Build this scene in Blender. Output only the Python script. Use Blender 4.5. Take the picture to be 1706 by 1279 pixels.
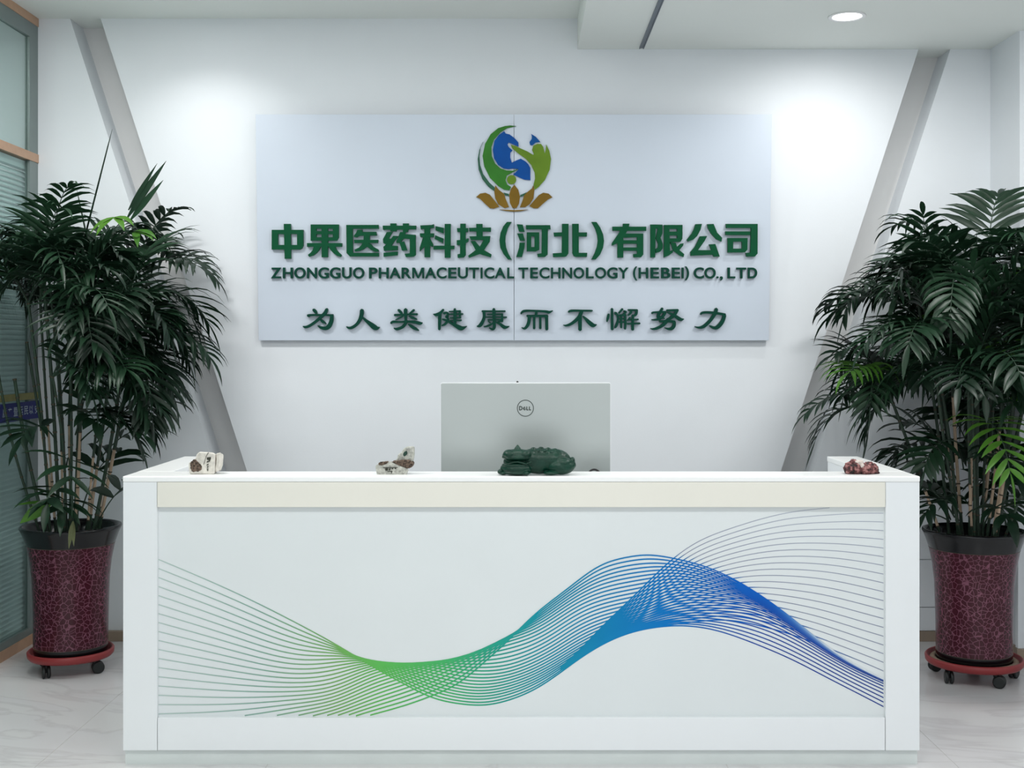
import bpy, bmesh, math, random
import numpy as np
from mathutils import Vector, Matrix

for o in list(bpy.data.objects):
    bpy.data.objects.remove(o, do_unlink=True)
scene = bpy.context.scene
COL = scene.collection

# ------------------------------------------------------------------ camera
EYE = 1.45            # camera height
F = 2000.0            # focal length in pixels of the 1706 x 1279 frame
CX, CY = 866.0, 581.0 # where the optical axis meets the frame
cam_data = bpy.data.cameras.new('camera')
cam = bpy.data.objects.new('camera', cam_data)
COL.objects.link(cam)
cam.location = (0, 0, EYE)
cam.rotation_euler = (math.radians(90), 0, 0)
cam_data.sensor_width = 36.0
cam_data.lens = 36.0 * F / 1706.0
cam_data.shift_x = (853.0 - CX) / 1706.0
cam_data.shift_y = -(639.5 - CY) / 1706.0
cam_data.clip_start = 0.05
scene.camera = cam

# ------------------------------------------------------------------ world, lights, exposure
world = bpy.data.worlds.new('world')
scene.world = world
world.use_nodes = True
bg = world.node_tree.nodes['Background']
bg.inputs['Color'].default_value = (0.90, 0.955, 1.0, 1)
bg.inputs['Strength'].default_value = 1.0
scene.view_settings.view_transform = 'Standard'
scene.view_settings.look = 'None'
scene.view_settings.gamma = 1.0
scene.view_settings.use_curve_mapping = False
scene.view_settings.exposure = 0.35

WALL = 5.98           # distance of the back wall
XL = -2.40            # glazed partition on the left
XR = 2.344            # wall return on the right
Z_CEIL = 3.094        # higher ceiling (left)
Z_DROP = 2.942        # dropped ceiling (right)
X_STEP = 0.287


def spot(name, loc, power, size, blend, target, radius=0.03, color=(1, 0.99, 0.97)):
    d = bpy.data.lights.new(name, 'SPOT')
    d.energy = power
    d.spot_size = math.radians(size)
    d.spot_blend = blend
    d.shadow_soft_size = radius
    d.color = color
    o = bpy.data.objects.new(name, d)
    COL.objects.link(o)
    o.location = loc
    o.rotation_euler = (Vector(target) - Vector(loc)).to_track_quat('-Z', 'Y').to_euler()
    return o


LAMP_L = (-1.52, 5.57, Z_CEIL)
LAMP_R = (1.468, 5.386, Z_DROP)
spot('downlight_beam', (LAMP_L[0], LAMP_L[1], Z_CEIL - 0.03), 12, 128, 1.0, (LAMP_L[0], 5.62, 0.2))
spot('downlight_beam', (LAMP_R[0], LAMP_R[1], Z_DROP - 0.03), 15, 150, 1.0, (LAMP_R[0], 5.98, 1.3))


def fill_light(loc, sx, sy, power, color=(1, 0.995, 0.985)):
    """unseen area light added under the ceiling as fill, outside the frame"""
    d = bpy.data.lights.new('ceiling_fill_light', 'AREA')
    d.shape = 'RECTANGLE'; d.size = sx; d.size_y = sy; d.energy = power; d.color = color
    o = bpy.data.objects.new('ceiling_fill_light', d)
    COL.objects.link(o)
    o.location = loc
    return o


for lx, lz, pw in ((-1.75, Z_CEIL, 27), (0.0, Z_CEIL, 6), (1.85, Z_DROP, 22)):
    fill_light((lx, 4.3, lz - 0.01), 0.6, 0.3, pw)  # added fill, brightens the back wall, channels and palms
for lx, lz in ((-1.5, Z_CEIL), (0.0, Z_CEIL), (1.5, Z_DROP)):
    fill_light((lx, 2.1, lz - 0.01), 0.6, 0.6, 17)  # added fill for the desk front and floor, no fixture modelled
fill_light((-2.95, 5.0, Z_CEIL - 0.01), 0.3, 0.9, 3.2)      # added fill so the office behind the glass is not black


# ------------------------------------------------------------------ helpers
def pt(px, py, D):
    return Vector(((px - CX) * D / F, D, EYE - (py - CY) * D / F))


def lin(c):
    return tuple(((v / 255.0) / 12.92 if v / 255.0 <= 0.04045 else ((v / 255.0 + 0.055) / 1.055) ** 2.4) for v in c)


def nodes_of(m):
    m.use_nodes = True
    return m.node_tree.nodes, m.node_tree.links


def mat(name, rgb, rough=0.5, metal=0.0, spec=0.5, noise=0.0, nscale=8.0, bump=0.0, bscale=40.0, coat=0.0, rough_var=0.0):
    """procedural surface: base colour broken up by a low contrast noise, plus fine relief"""
    m = bpy.data.materials.new(name)
    n, l = nodes_of(m)
    b = n['Principled BSDF']
    c = lin(rgb)
    b.inputs['Base Color'].default_value = (*c, 1)
    b.inputs['Roughness'].default_value = rough
    b.inputs['Metallic'].default_value = metal
    b.inputs['Specular IOR Level'].default_value = spec
    b.inputs['Coat Weight'].default_value = coat
    b.inputs['Coat Roughness'].default_value = 0.08
    tc = n.new('ShaderNodeTexCoord')
    if noise > 0:
        t = n.new('ShaderNodeTexNoise')
        t.inputs['Scale'].default_value = nscale
        t.inputs['Detail'].default_value = 4
        r = n.new('ShaderNodeValToRGB')
        r.color_ramp.elements[0].position = 0.3
        r.color_ramp.elements[1].position = 0.7
        r.color_ramp.elements[0].color = (*[v * (1 - noise) for v in c], 1)
        r.color_ramp.elements[1].color = (*[min(1, v * (1 + noise)) for v in c], 1)
        l.new(tc.outputs['Object'], t.inputs['Vector'])
        l.new(t.outputs['Fac'], r.inputs['Fac'])
        l.new(r.outputs['Color'], b.inputs['Base Color'])
    if bump > 0:
        t2 = n.new('ShaderNodeTexNoise')
        t2.inputs['Scale'].default_value = bscale
        t2.inputs['Detail'].default_value = 5
        bp = n.new('ShaderNodeBump')
        bp.inputs['Strength'].default_value = bump
        bp.inputs['Distance'].default_value = 0.01
        l.new(tc.outputs['Object'], t2.inputs['Vector'])
        l.new(t2.outputs['Fac'], bp.inputs['Height'])
        l.new(bp.outputs['Normal'], b.inputs['Normal'])
    return m


ORIGIN = {}


def origin_of(o):
    return ORIGIN.get(o.name, Vector((0, 0, 0))) if o is not None else Vector((0, 0, 0))


def tag(o, label=None, cat=None, group=None, kind=None):
    if label: o['label'] = label
    if cat: o['category'] = cat
    if group: o['group'] = group
    if kind: o['kind'] = kind
    return o


def empty(name, loc, label=None, cat=None, group=None):
    o = bpy.data.objects.new(name, None)
    COL.objects.link(o)
    o.empty_display_size = 0.1
    o.location = loc
    ORIGIN[o.name] = Vector(loc)
    return tag(o, label, cat, group)


def link(name, me, m, parent=None, base=None, smooth=False, bevel=0.0, seg=2):
    """me holds world coordinates; the origin is moved to the parent's base (or to base)"""
    org = origin_of(parent) if parent is not None else Vector(base or (0, 0, 0))
    if org.length > 0:
        me.transform(Matrix.Translation(-org))
    mats = m if isinstance(m, (list, tuple)) else [m]
    for mm in mats:
        me.materials.append(mm)
    if smooth:
        for p in me.polygons:
            p.use_smooth = True
    o = bpy.data.objects.new(name, me)
    COL.objects.link(o)
    if parent is not None:
        o.parent = parent
    else:
        o.location = org
    ORIGIN[o.name] = org
    if bevel > 0:
        bv = o.modifiers.new('bevel', 'BEVEL')
        bv.width = bevel
        bv.segments = seg
        bv.limit_method = 'ANGLE'
        bv.angle_limit = math.radians(40)
    return o


def bm_mesh(name, bm, recalc=True):
    if recalc:
        bmesh.ops.recalc_face_normals(bm, faces=bm.faces)
    me = bpy.data.meshes.new(name)
    bm.to_mesh(me)
    bm.free()
    return me


def add_box(bm, x0, x1, y0, y1, z0, z1):
    v = [bm.verts.new(p) for p in ((x0, y0, z0), (x1, y0, z0), (x1, y1, z0), (x0, y1, z0),
                                   (x0, y0, z1), (x1, y0, z1), (x1, y1, z1), (x0, y1, z1))]
    for f in ((0, 3, 2, 1), (4, 5, 6, 7), (0, 1, 5, 4), (1, 2, 6, 5), (2, 3, 7, 6), (3, 0, 4, 7)):
        bm.faces.new([v[i] for i in f])


def box(name, x0, x1, y0, y1, z0, z1, m, parent=None, bevel=0.0, base=None):
    bm = bmesh.new()
    add_box(bm, x0, x1, y0, y1, z0, z1)
    return link(name, bm_mesh(name, bm), m, parent, base=base, bevel=bevel)


def add_prism(bm, front, offset):
    """front: list of Vector, offset: Vector from the front face to the back face"""
    a = [bm.verts.new(p) for p in front]
    b = [bm.verts.new(p + offset) for p in front]
    n = len(a)
    bm.faces.new(a)
    bm.faces.new(list(reversed(b)))
    for i in range(n):
        j = (i + 1) % n
        bm.faces.new((a[i], b[i], b[j], a[j]))


def add_tube(bm, pts, radii, seg=8, caps=True, midx=0):
    pts = [Vector(p) for p in pts]
    rings = []
    prev = None
    for i, p in enumerate(pts):
        d = (pts[min(i + 1, len(pts) - 1)] - pts[max(i - 1, 0)])
        d = d.normalized() if d.length > 1e-9 else Vector((0, 0, 1))
        if prev is None:
            u = d.orthogonal().normalized()
        else:
            u = prev - d * prev.dot(d)
            u = u.normalized() if u.length > 1e-6 else d.orthogonal().normalized()
        prev = u
        w = d.cross(u)
        r = radii[i] if isinstance(radii, (list, tuple)) else radii
        rings.append([bm.verts.new(p + u * (r * math.cos(2 * math.pi * k / seg)) + w * (r * math.sin(2 * math.pi * k / seg))) for k in range(seg)])
    for i in range(len(rings) - 1):
        for k in range(seg):
            f = bm.faces.new((rings[i][k], rings[i][(k + 1) % seg], rings[i + 1][(k + 1) % seg], rings[i + 1][k]))
            f.material_index = midx
            f.smooth = True
    if caps:
        bm.faces.new(list(reversed(rings[0]))).material_index = midx
        bm.faces.new(rings[-1]).material_index = midx


def add_lathe(bm, prof, cx, cy, seg=48, close=False):
    rings = []
    for r, z in prof:
        if r < 1e-6:
            rings.append([bm.verts.new((cx, cy, z))])
        else:
            rings.append([bm.verts.new((cx + r * math.cos(2 * math.pi * k / seg), cy + r * math.sin(2 * math.pi * k / seg), z)) for k in range(seg)])
    pairs = list(zip(rings[:-1], rings[1:]))
    if close:
        pairs.append((rings[-1], rings[0]))
    for a, b in pairs:
        for k in range(seg):
            k2 = (k + 1) % seg
            vs = []
            for v in ((a[k % len(a)], a[k2 % len(a)], b[k2 % len(b)], b[k % len(b)])):
                if v not in vs: vs.append(v)
            if len(vs) > 2:
                f = bm.faces.new(vs)
                f.smooth = True


def spline_eval(xs, ys, xq):
    """natural cubic spline"""
    xs = np.asarray(xs, float); ys = np.asarray(ys, float); xq = np.asarray(xq, float)
    n = len(xs); h = np.diff(xs)
    A = np.eye(n); r = np.zeros(n)
    for i in range(1, n - 1):
        A[i, i - 1] = h[i - 1]; A[i, i] = 2 * (h[i - 1] + h[i]); A[i, i + 1] = h[i]
        r[i] = 3 * ((ys[i + 1] - ys[i]) / h[i] - (ys[i] - ys[i - 1]) / h[i - 1])
    c = np.linalg.solve(A, r)
    k = np.clip(np.searchsorted(xs, xq) - 1, 0, n - 2)
    d = (c[k + 1] - c[k]) / (3 * h[k])
    b = (ys[k + 1] - ys[k]) / h[k] - h[k] * (2 * c[k] + c[k + 1]) / 3
    t = xq - xs[k]
    return ys[k] + b * t + c[k] * t ** 2 + d * t ** 3


# ------------------------------------------------------------------ materials
M = {}
M['wall'] = mat('wall_paint', (228, 232, 236), 0.75, noise=0.012, nscale=3, bump=0.03, bscale=180)
M['recess'] = mat('recess_paint', (222, 222, 221), 0.8, noise=0.02, nscale=5, bump=0.03, bscale=180)
M['ceiling'] = mat('ceiling_paint', (238, 242, 238), 0.85, noise=0.01, nscale=2)
M['tan'] = mat('tan_laminate', (190, 152, 124), 0.45, noise=0.06, nscale=20)
M['skirting'] = mat('brown_skirting', (150, 134, 118), 0.45, noise=0.05, nscale=15)
M['alu'] = mat('grey_green_aluminium', (128, 140, 138), 0.4, metal=0.3, noise=0.03, nscale=12)
M['slat'] = mat('blind_slat_grey', (206, 222, 222), 0.5, noise=0.03, nscale=6)
M['office'] = mat('office_wall', (190, 202, 198), 0.8, noise=0.04, nscale=2)
M['desk'] = mat('desk_white_lacquer', (238, 241, 243), 0.28, noise=0.008, nscale=4, coat=0.3)
M['desk_top'] = mat('desk_top_white', (250, 251, 250), 0.3, noise=0.006, nscale=4, coat=0.3)
M['cream'] = mat('cream_rail', (236, 233, 222), 0.3, noise=0.012, nscale=5, coat=0.3)
M['desk_panel'] = mat('printed_panel_ground', (226, 231, 232), 0.35, noise=0.01, nscale=4)
M['plinth'] = mat('plinth_grey_white', (220, 226, 224), 0.4, noise=0.03, nscale=9)
M['sign'] = mat('sign_panel', (200, 209, 221), 0.4, noise=0.015, nscale=3)
M['sign_edge'] = mat('sign_edge_grey', (170, 180, 182), 0.5, noise=0.03)
M['green'] = mat('letter_green', (0, 76, 46), 0.5, spec=0.15, noise=0.08, nscale=6)
M['dgreen'] = mat('letter_dark_green', (0, 62, 48), 0.5, spec=0.15, noise=0.08, nscale=6)
M['slot'] = mat('slot_grey', (118, 126, 134), 0.5, metal=0.4, noise=0.05)
M['white_trim'] = mat('lamp_trim_white', (240, 240, 240), 0.4, noise=0.01)
M['silver'] = mat('silver_back', (176, 181, 178), 0.30, metal=0.75, noise=0.015, nscale=2)
M['silver_edge'] = mat('silver_edge', (232, 234, 236), 0.3, metal=0.3, noise=0.01)
M['black'] = mat('black_plastic', (16, 17, 18), 0.4, noise=0.1)
M['logo_grey'] = mat('logo_dark_grey', (62, 70, 66), 0.45, noise=0.05)
M['rubber'] = mat('caster_rubber', (22, 26, 26), 0.5, noise=0.1)
M['red_tray'] = mat('red_plastic', (138, 44, 46), 0.42, noise=0.06, nscale=12)
M['soil'] = mat('potting_soil', (38, 32, 26), 0.95, noise=0.4, nscale=60, bump=0.6, bscale=90)
M['grit'] = mat('tray_grit', (150, 130, 112), 0.9, noise=0.25, nscale=80, bump=0.5, bscale=120)
M['pot_black'] = mat('pot_black_glaze', (14, 15, 18), 0.18, noise=0.1, spec=0.35, coat=0.15)
M['blue_tape'] = mat('blue_banner', (6, 22, 116), 0.5, noise=0.05)
M['yellow_tape'] = mat('yellow_film', (150, 146, 88), 0.5, noise=0.15, nscale=30)
M['banner_text'] = mat('banner_white_print', (190, 205, 220), 0.6, noise=0.02)

# lamp lens that gives off light
m = bpy.data.materials.new('lamp_lens'); n, l = nodes_of(m)
b = n['Principled BSDF']; b.inputs['Emission Color'].default_value = (1, 1, 1, 1); b.inputs['Emission Strength'].default_value = 6.0
M['lens'] = m

# partition glass: clear sheet with a reflection
m = bpy.data.materials.new('partition_glass'); n, l = nodes_of(m)
n.remove(n['Principled BSDF'])
tr = n.new('ShaderNodeBsdfTransparent'); tr.inputs['Color'].default_value = (0.86, 0.91, 0.90, 1)
gl = n.new('ShaderNodeBsdfGlossy'); gl.inputs['Roughness'].default_value = 0.04; gl.inputs['Color'].default_value = (0.8, 0.85, 0.85, 1)
lw_ = n.new('ShaderNodeLayerWeight'); pw_ = n.new('ShaderNodeMath'); pw_.operation = 'POWER'; pw_.inputs[1].default_value = 4.0
ma_ = n.new('ShaderNodeMath'); ma_.operation = 'MULTIPLY_ADD'; ma_.inputs[1].default_value = 0.45; ma_.inputs[2].default_value = 0.03
l.new(lw_.outputs['Facing'], pw_.inputs[0]); l.new(pw_.outputs[0], ma_.inputs[0])
mx = n.new('ShaderNodeMixShader')
l.new(ma_.outputs[0], mx.inputs['Fac']); l.new(tr.outputs[0], mx.inputs[1]); l.new(gl.outputs[0], mx.inputs[2])
l.new(mx.outputs[0], n['Material Output'].inputs['Surface'])
M['glass'] = m

# polished pale marble tile with soft veins
m = bpy.data.materials.new('marble_tile'); n, l = nodes_of(m); b = n['Principled BSDF']
tc = n.new('ShaderNodeTexCoord'); mp = n.new('ShaderNodeMapping'); mp.inputs['Rotation'].default_value = (0, 0, 0.5); mp.inputs['Scale'].default_value = (0.7, 1.6, 1)
geo = n.new('ShaderNodeNewGeometry')
l.new(geo.outputs['Position'], mp.inputs['Vector'])
nz = n.new('ShaderNodeTexNoise'); nz.inputs['Scale'].default_value = 1.6; nz.inputs['Detail'].default_value = 7; nz.inputs['Distortion'].default_value = 1.4
l.new(mp.outputs[0], nz.inputs['Vector'])
r = n.new('ShaderNodeValToRGB'); e = r.color_ramp.elements
e[0].position = 0.0; e[0].color = (*lin((209, 207, 207)), 1); e[1].position = 1.0; e[1].color = (*lin((214, 213, 213)), 1)
x = r.color_ramp.elements.new(0.47); x.color = (*lin((212, 211, 212)), 1)
x = r.color_ramp.elements.new(0.50); x.color = (*lin((202, 200, 201)), 1)
x = r.color_ramp.elements.new(0.53); x.color = (*lin((213, 212, 212)), 1)
l.new(nz.outputs['Fac'], r.inputs['Fac']); l.new(r.outputs['Color'], b.inputs['Base Color'])
b.inputs['Roughness'].default_value = 0.2; b.inputs['Specular IOR Level'].default_value = 0.4
M['tile'] = m
M['grout'] = mat('tile_grout', (196, 193, 191), 0.8, noise=0.05)

# crackle glaze of the planters
m = bpy.data.materials.new('crackle_glaze'); n, l = nodes_of(m); b = n['Principled BSDF']
tc = n.new('ShaderNodeTexCoord')
nz = n.new('ShaderNodeTexNoise'); nz.inputs['Scale'].default_value = 9; nz.inputs['Detail'].default_value = 2
mixv = n.new('ShaderNodeMixRGB'); mixv.inputs['Fac'].default_value = 0.035
vo = n.new('ShaderNodeTexVoronoi'); vo.feature = 'DISTANCE_TO_EDGE'; vo.inputs['Scale'].default_value = 50
l.new(tc.outputs['Object'], nz.inputs['Vector']); l.new(tc.outputs['Object'], mixv.inputs['Color1']); l.new(nz.outputs['Color'], mixv.inputs['Color2'])
l.new(mixv.outputs[0], vo.inputs['Vector'])
r = n.new('ShaderNodeValToRGB'); e = r.color_ramp.elements
e[0].position = 0.02; e[0].color = (*lin((122, 72, 90)), 1)
e[1].position = 0.07; e[1].color = (*lin((58, 6, 24)), 1)
l.new(vo.outputs['Distance'], r.inputs['Fac']); l.new(r.outputs['Color'], b.inputs['Base Color'])
b.inputs['Roughness'].default_value = 0.24; b.inputs['Specular IOR Level'].default_value = 0.3; b.inputs['Coat Weight'].default_value = 0.12; b.inputs['Coat Roughness'].default_value = 0.1
M['crackle'] = m


def leaf_mat(name, dark, light, trans, rough=0.42):
    m = bpy.data.materials.new(name); n, l = nodes_of(m); b = n['Principled BSDF']
    oi = n.new('ShaderNodeObjectInfo')
    tc = n.new('ShaderNodeTexCoord'); nz = n.new('ShaderNodeTexNoise'); nz.inputs['Scale'].default_value = 14
    l.new(tc.outputs['Object'], nz.inputs['Vector'])
    ad = n.new('ShaderNodeMath'); ad.operation = 'MULTIPLY_ADD'; ad.inputs[1].default_value = 0.6; ad.inputs[2].default_value = -0.1
    ad2 = n.new('ShaderNodeMath'); ad2.operation = 'MULTIPLY_ADD'; ad2.inputs[1].default_value = 0.6
    l.new(oi.outputs['Random'], ad.inputs[0]); l.new(nz.outputs['Fac'], ad2.inputs[0]); l.new(ad.outputs[0], ad2.inputs[2])
    r = n.new('ShaderNodeValToRGB')
    r.color_ramp.elements[0].color = (*lin(dark), 1); r.color_ramp.elements[1].color = (*lin(light), 1)
    l.new(ad2.outputs[0], r.inputs['Fac'])
    l.new(r.outputs['Color'], b.inputs['Base Color'])
    b.inputs['Roughness'].default_value = rough
    b.inputs['Specular IOR Level'].default_value = 0.3
    tl = n.new('ShaderNodeBsdfTranslucent'); l.new(r.outputs['Color'], tl.inputs['Color'])
    mx = n.new('ShaderNodeMixShader'); mx.inputs['Fac'].default_value = trans
    l.new(b.outputs[0], mx.inputs[1]); l.new(tl.outputs[0], mx.inputs[2]); l.new(mx.outputs[0], n['Material Output'].inputs['Surface'])
    return m


M['leaf'] = leaf_mat('palm_leaf', (8, 26, 18), (32, 62, 40), 0.12)
M['leaf_young'] = leaf_mat('palm_leaf_young', (40, 92, 30), (88, 136, 48), 0.3)
M['cane_green'] = mat('cane_green', (34, 56, 40), 0.5, noise=0.2, nscale=20)
M['cane_tan'] = mat('cane_tan', (184, 160, 136), 0.6, noise=0.15, nscale=30)
M['cane_ring'] = mat('cane_ring', (70, 62, 48), 0.7, noise=0.2, nscale=30)

# ------------------------------------------------------------------ the room
def struct(o):
    o['kind'] = 'structure'
    return o


# floor: grout bed with tiles laid 0.8 m apart (joint lines at 4.215 m from the camera)
floor = struct(box('floor', -3.3, 3.3, -2.6, 6.3, -0.05, -0.0012, M['grout']))
tile_me = None
TS = 0.8
ys = [4.215 + TS * k for k in range(-9, 3)]
xs = [-3.28 + TS * k for k in range(0, 9)]
for ty in ys:
    for tx in xs:
        x0, x1 = max(tx, -3.3), min(tx + TS, 3.3)
        y0, y1 = max(ty, -2.6), min(ty + TS, 6.0)
        if x1 - x0 < 0.05 or y1 - y0 < 0.05: continue
        g = 0.0012
        box('floor_tile', x0 + g, x1 - g, y0 + g, y1 - g, -0.01, 0.0, M['tile'], floor)

# back wall: three proud slabs in front of a recessed plane, leaving two slanting channels
DEP = 0.18
def wx(px): return (px - CX) * WALL / F
def wz(py): return EYE - (py - CY) * WALL / F


wall_back = struct(box('wall_back', -3.3, 3.3, WALL + DEP, WALL + DEP + 0.12, 0, 3.3, M['recess']))


def slab(name, px_pts, m):
    bm = bmesh.new()
    add_prism(bm, [Vector((x, WALL, z)) for x, z in px_pts], Vector((0, DEP, 0)))
    return struct(link(name, bm_mesh(name, bm), m))


def line_at(x0, y0, slope, z):      # x of a slanting edge at height z, given in wall pixels
    py = CY + (EYE - z) * F / WALL
    return wx(x0 + slope * (py - y0))


SL = 0.3235
L_out = lambda z: line_at(117, 32, SL, z)      # outer (left) edge of the left channel
L_in = lambda z: line_at(167, 29, SL, z)       # edge of the main wall, left
R_in = lambda z: line_at(1530, 83, -0.3265, z)  # edge of the main wall, right
R_out = lambda z: line_at(1583, 83, -0.326, z)
T = Z_CEIL
slab('wall_back_left', [(-3.3, 0), (L_out(0), 0), (L_out(T), T), (-3.3, T)], M['wall'])
slab('wall_back_center', [(L_in(0), 0), (R_in(0), 0), (R_in(T), T), (L_in(T), T)], M['wall'])
slab('wall_back_right', [(R_out(0), 0), (3.3, 0), (3.3, T), (R_out(T), T)], M['wall'])

# ceilings
struct(box('ceiling', -3.3, X_STEP, -2.6, 6.3, Z_CEIL, Z_CEIL + 0.12, M['ceiling']))
struct(box('ceiling_dropped', X_STEP, 3.3, -2.6, 6.3, Z_DROP, Z_CEIL + 0.12, M['ceiling']))

# right: wall return, then the wall running toward the camera
struct(box('wall_right_return', XR, 3.3, 5.63, WALL, 0, Z_DROP, M['wall']))
struct(box('wall_right', 3.3, 3.42, -2.6, 6.3, 0, Z_DROP, M['wall']))
struct(box('wall_left', -3.42, -3.3, -2.6, 6.3, 0, Z_CEIL, M['office']))

# low white boarding on the right, with its skirting
wb = struct(box('trim_1', 0.9, XR, WALL - 0.012, WALL, 0.05, 0.70, M['wall']))
for z0, z1 in ((0.052, 0.166), (0.170, 0.403), (0.407, 0.70)):
    box('board', 0.9, XR - 0.001, WALL - 0.024, WALL - 0.012, z0, z1, M['wall'], wb, bevel=0.0015)
struct(box('trim_2', XR - 0.02, 3.29, 5.60, 5.63, 0.052, 0.745, M['wall'], bevel=0.002))
struct(box('baseboard_back', -2.39, XR - 0.012, WALL - 0.032, WALL - 0.001, 0, 0.05, M['skirting'], bevel=0.002))
struct(box('baseboard_right', XR - 0.012, XR - 0.001, 5.615, WALL - 0.033, 0, 0.05, M['skirting']))
struct(box('baseboard_front', XR - 0.03, 3.29, 5.585, 5.60, 0, 0.052, M['skirting']))

# narrow metal slot running along the dropped ceiling
bm = bmesh.new()
for a, b_ in ((0.592, 0.596), (0.611, 0.615)):
    add_box(bm, a, b_, 3.0, 5.95, Z_DROP - 0.007, Z_DROP - 0.0002)
add_box(bm, 0.596, 0.611, 3.0, 5.95, Z_DROP - 0.003, Z_DROP - 0.0002)
struct(link('trim_3', bm_mesh('trim_3', bm), M['slot']))

# glazed partition on the left, aluminium frame with tan rails
win = struct(empty('window_1', (XL, 4.6, 0)))
YA, YB = 2.6, WALL
box('head_rail', XL - 0.06, XL + 0.004, YA, YB, 3.052, Z_CEIL - 0.001, M['tan'], win)
box('middle_rail', XL - 0.06, XL + 0.004, YA, YB, 2.374, 2.416, M['tan'], win)
box('bottom_rail', XL - 0.06, XL + 0.004, YA, YB, 0.0, 0.05, M['tan'], win)
for y0, y1 in ((YB - 0.10, YB), (4.2, 4.28), (YA, YA + 0.08)):
    box('stile', XL - 0.024, XL, y0, y1, 0.05, 2.374, M['alu'], win)
    box('stile', XL - 0.024, XL, y0, y1, 2.416, 3.052, M['alu'], win)
for y0, y1 in ((4.28, YB - 0.10), (YA + 0.08, 4.2)):
    box('frame_bar', XL - 0.024, XL, y0, y1, 2.98, 3.052, M['alu'], win)
    box('frame_bar', XL - 0.024, XL, y0, y1, 0.05, 0.085, M['alu'], win)
    box('pane', XL - 0.018, XL - 0.012, y0, y1, 2.416, 2.98, M['glass'], win)
    box('pane', XL - 0.018, XL - 0.012, y0, y1, 0.085, 2.374, M['glass'], win)

# venetian blind behind the lower pane
for k_, (b0, b1, lab) in enumerate(((4.30, 5.965, 'grey venetian blind hanging behind the lower glass beside the left potted palm'),
                                    (2.70, 4.18, 'grey venetian blind behind the glass bay nearer the camera, outside the picture'))):
    if k_ == 1: continue
    bl = empty('venetian_blind', (XL - 0.042, (b0 + b1) / 2, 2.36), lab, 'blind')
    box('head_box', XL - 0.060, XL - 0.026, b0, b1, 2.33, 2.37, M['slat'], bl)
    bm = bmesh.new()
    prof = [(-0.010, 0.0115), (-0.0065, 0.007), (-0.001, 0.001), (0.005, -0.005), (0.009, -0.0115)]
    top_v = [[bm.verts.new((XL - 0.042 + a, y, 2.31 + c)) for a, c in prof] for y in (b0, b1)]
    bot_v = [[bm.verts.new((XL - 0.042 + a, y, 2.31 + c - 0.0012)) for a, c in prof] for y in (b0, b1)]
    for i in range(4):
        bm.faces.new((top_v[0][i], top_v[0][i + 1], top_v[1][i + 1], top_v[1][i]))
        bm.faces.new((bot_v[0][i + 1], bot_v[0][i], bot_v[1][i], bot_v[1][i + 1]))
    for e_ in (0, 4):
        bm.faces.new((top_v[0][e_], top_v[1][e_], bot_v[1][e_], bot_v[0][e_]))
    slat0 = link('slat', bm_mesh('slat', bm), M['slat'], bl)
    nsl = 92
    for k in range(1, nsl):
        s = slat0.copy()
        COL.objects.link(s)
        s.parent = bl
        s.location = (0, 0, -0.0245 * k)
    box('bottom_bar', XL - 0.055, XL - 0.029, b0, b1, 2.31 - 0.0245 * nsl - 0.008, 2.31 - 0.0245 * nsl + 0.004, M['slat'], bl)

# blue banner strip and yellow film stuck across the glass
ban = empty('banner', (XL + 0.006, 5.3, 1.10), 'blue strip with white characters stuck across the glass, yellow film above it', 'banner')
box('banner_strip', XL + 0.005, XL + 0.007, 4.30, WALL - 0.002, 1.107, 1.194, M['blue_tape'], ban)
box('banner_film', XL + 0.005, XL + 0.0065, 4.30, WALL - 0.002, 1.203, 1.236, M['yellow_tape'], ban)


def text_mesh(ch, offset=0.0, extrude=0.0, res=6):
    cu = bpy.data.curves.new('glyph', 'FONT')
    cu.body = ch
    cu.size = 1.0
    cu.offset = offset
    cu.extrude = extrude
    cu.resolution_u = res
    o = bpy.data.objects.new('glyph_tmp', cu)
    COL.objects.link(o)
    dg = bpy.context.evaluated_depsgraph_get()
    me = bpy.data.meshes.new_from_object(o.evaluated_get(dg))
    bpy.data.objects.remove(o, do_unlink=True)
    bpy.data.curves.remove(cu)
    me.materials.clear()
    return me


def px_to_y(px): return -XL * F / (CX - px)


for ch, px in zip('质产暨运民以安', (5, 14, 23.5, 32.5, 41, 49.5, 58.5)):
    me = text_mesh(ch, 0.006)
    if len(me.vertices) == 0: continue
    co = np.array([v.co[:] for v in me.vertices])
    mn, mx_ = co.min(0), co.max(0)
    yc = px_to_y(px); w, h = 0.046, 0.042
    for v in me.vertices:
        u = (v.co.x - mn[0]) / max(1e-6, mx_[0] - mn[0]) - 0.5
        t = (v.co.y - mn[1]) / max(1e-6, mx_[1] - mn[1]) - 0.5
        v.co = (XL + 0.0078, yc + u * w, 1.152 + t * h)
    link('banner_character', me, M['banner_text'], ban)


# downlights
def downlight(x, y, z, label):
    t = empty('downlight', (x, y, z), label, 'ceiling light')
    bm = bmesh.new()
    add_lathe(bm, [(0.062, z + 0.0), (0.082, z), (0.084, z - 0.003), (0.080, z - 0.006), (0.068, z - 0.005), (0.062, z - 0.001)], x, y, 48, close=True)
    link('trim_ring', bm_mesh('trim_ring', bm), M['white_trim'], t)
    bm = bmesh.new()
    add_lathe(bm, [(0.0, z - 0.0035), (0.05, z - 0.0035), (0.064, z - 0.002), (0.064, z - 0.0005), (0.0, z - 0.0005)], x, y, 40)
    link('lens', bm_mesh('lens', bm), M['lens'], t)


downlight(*LAMP_R, 'glowing round downlight in the dropped ceiling at the upper right')
downlight(*LAMP_L, 'round downlight at the top edge above the left slanted channel')

# ------------------------------------------------------------------ reception desk
DF = 4.18
def dx(px): return (px - CX) * DF / F
def dz(py): return EYE - (py - CY) * DF / F


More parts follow.
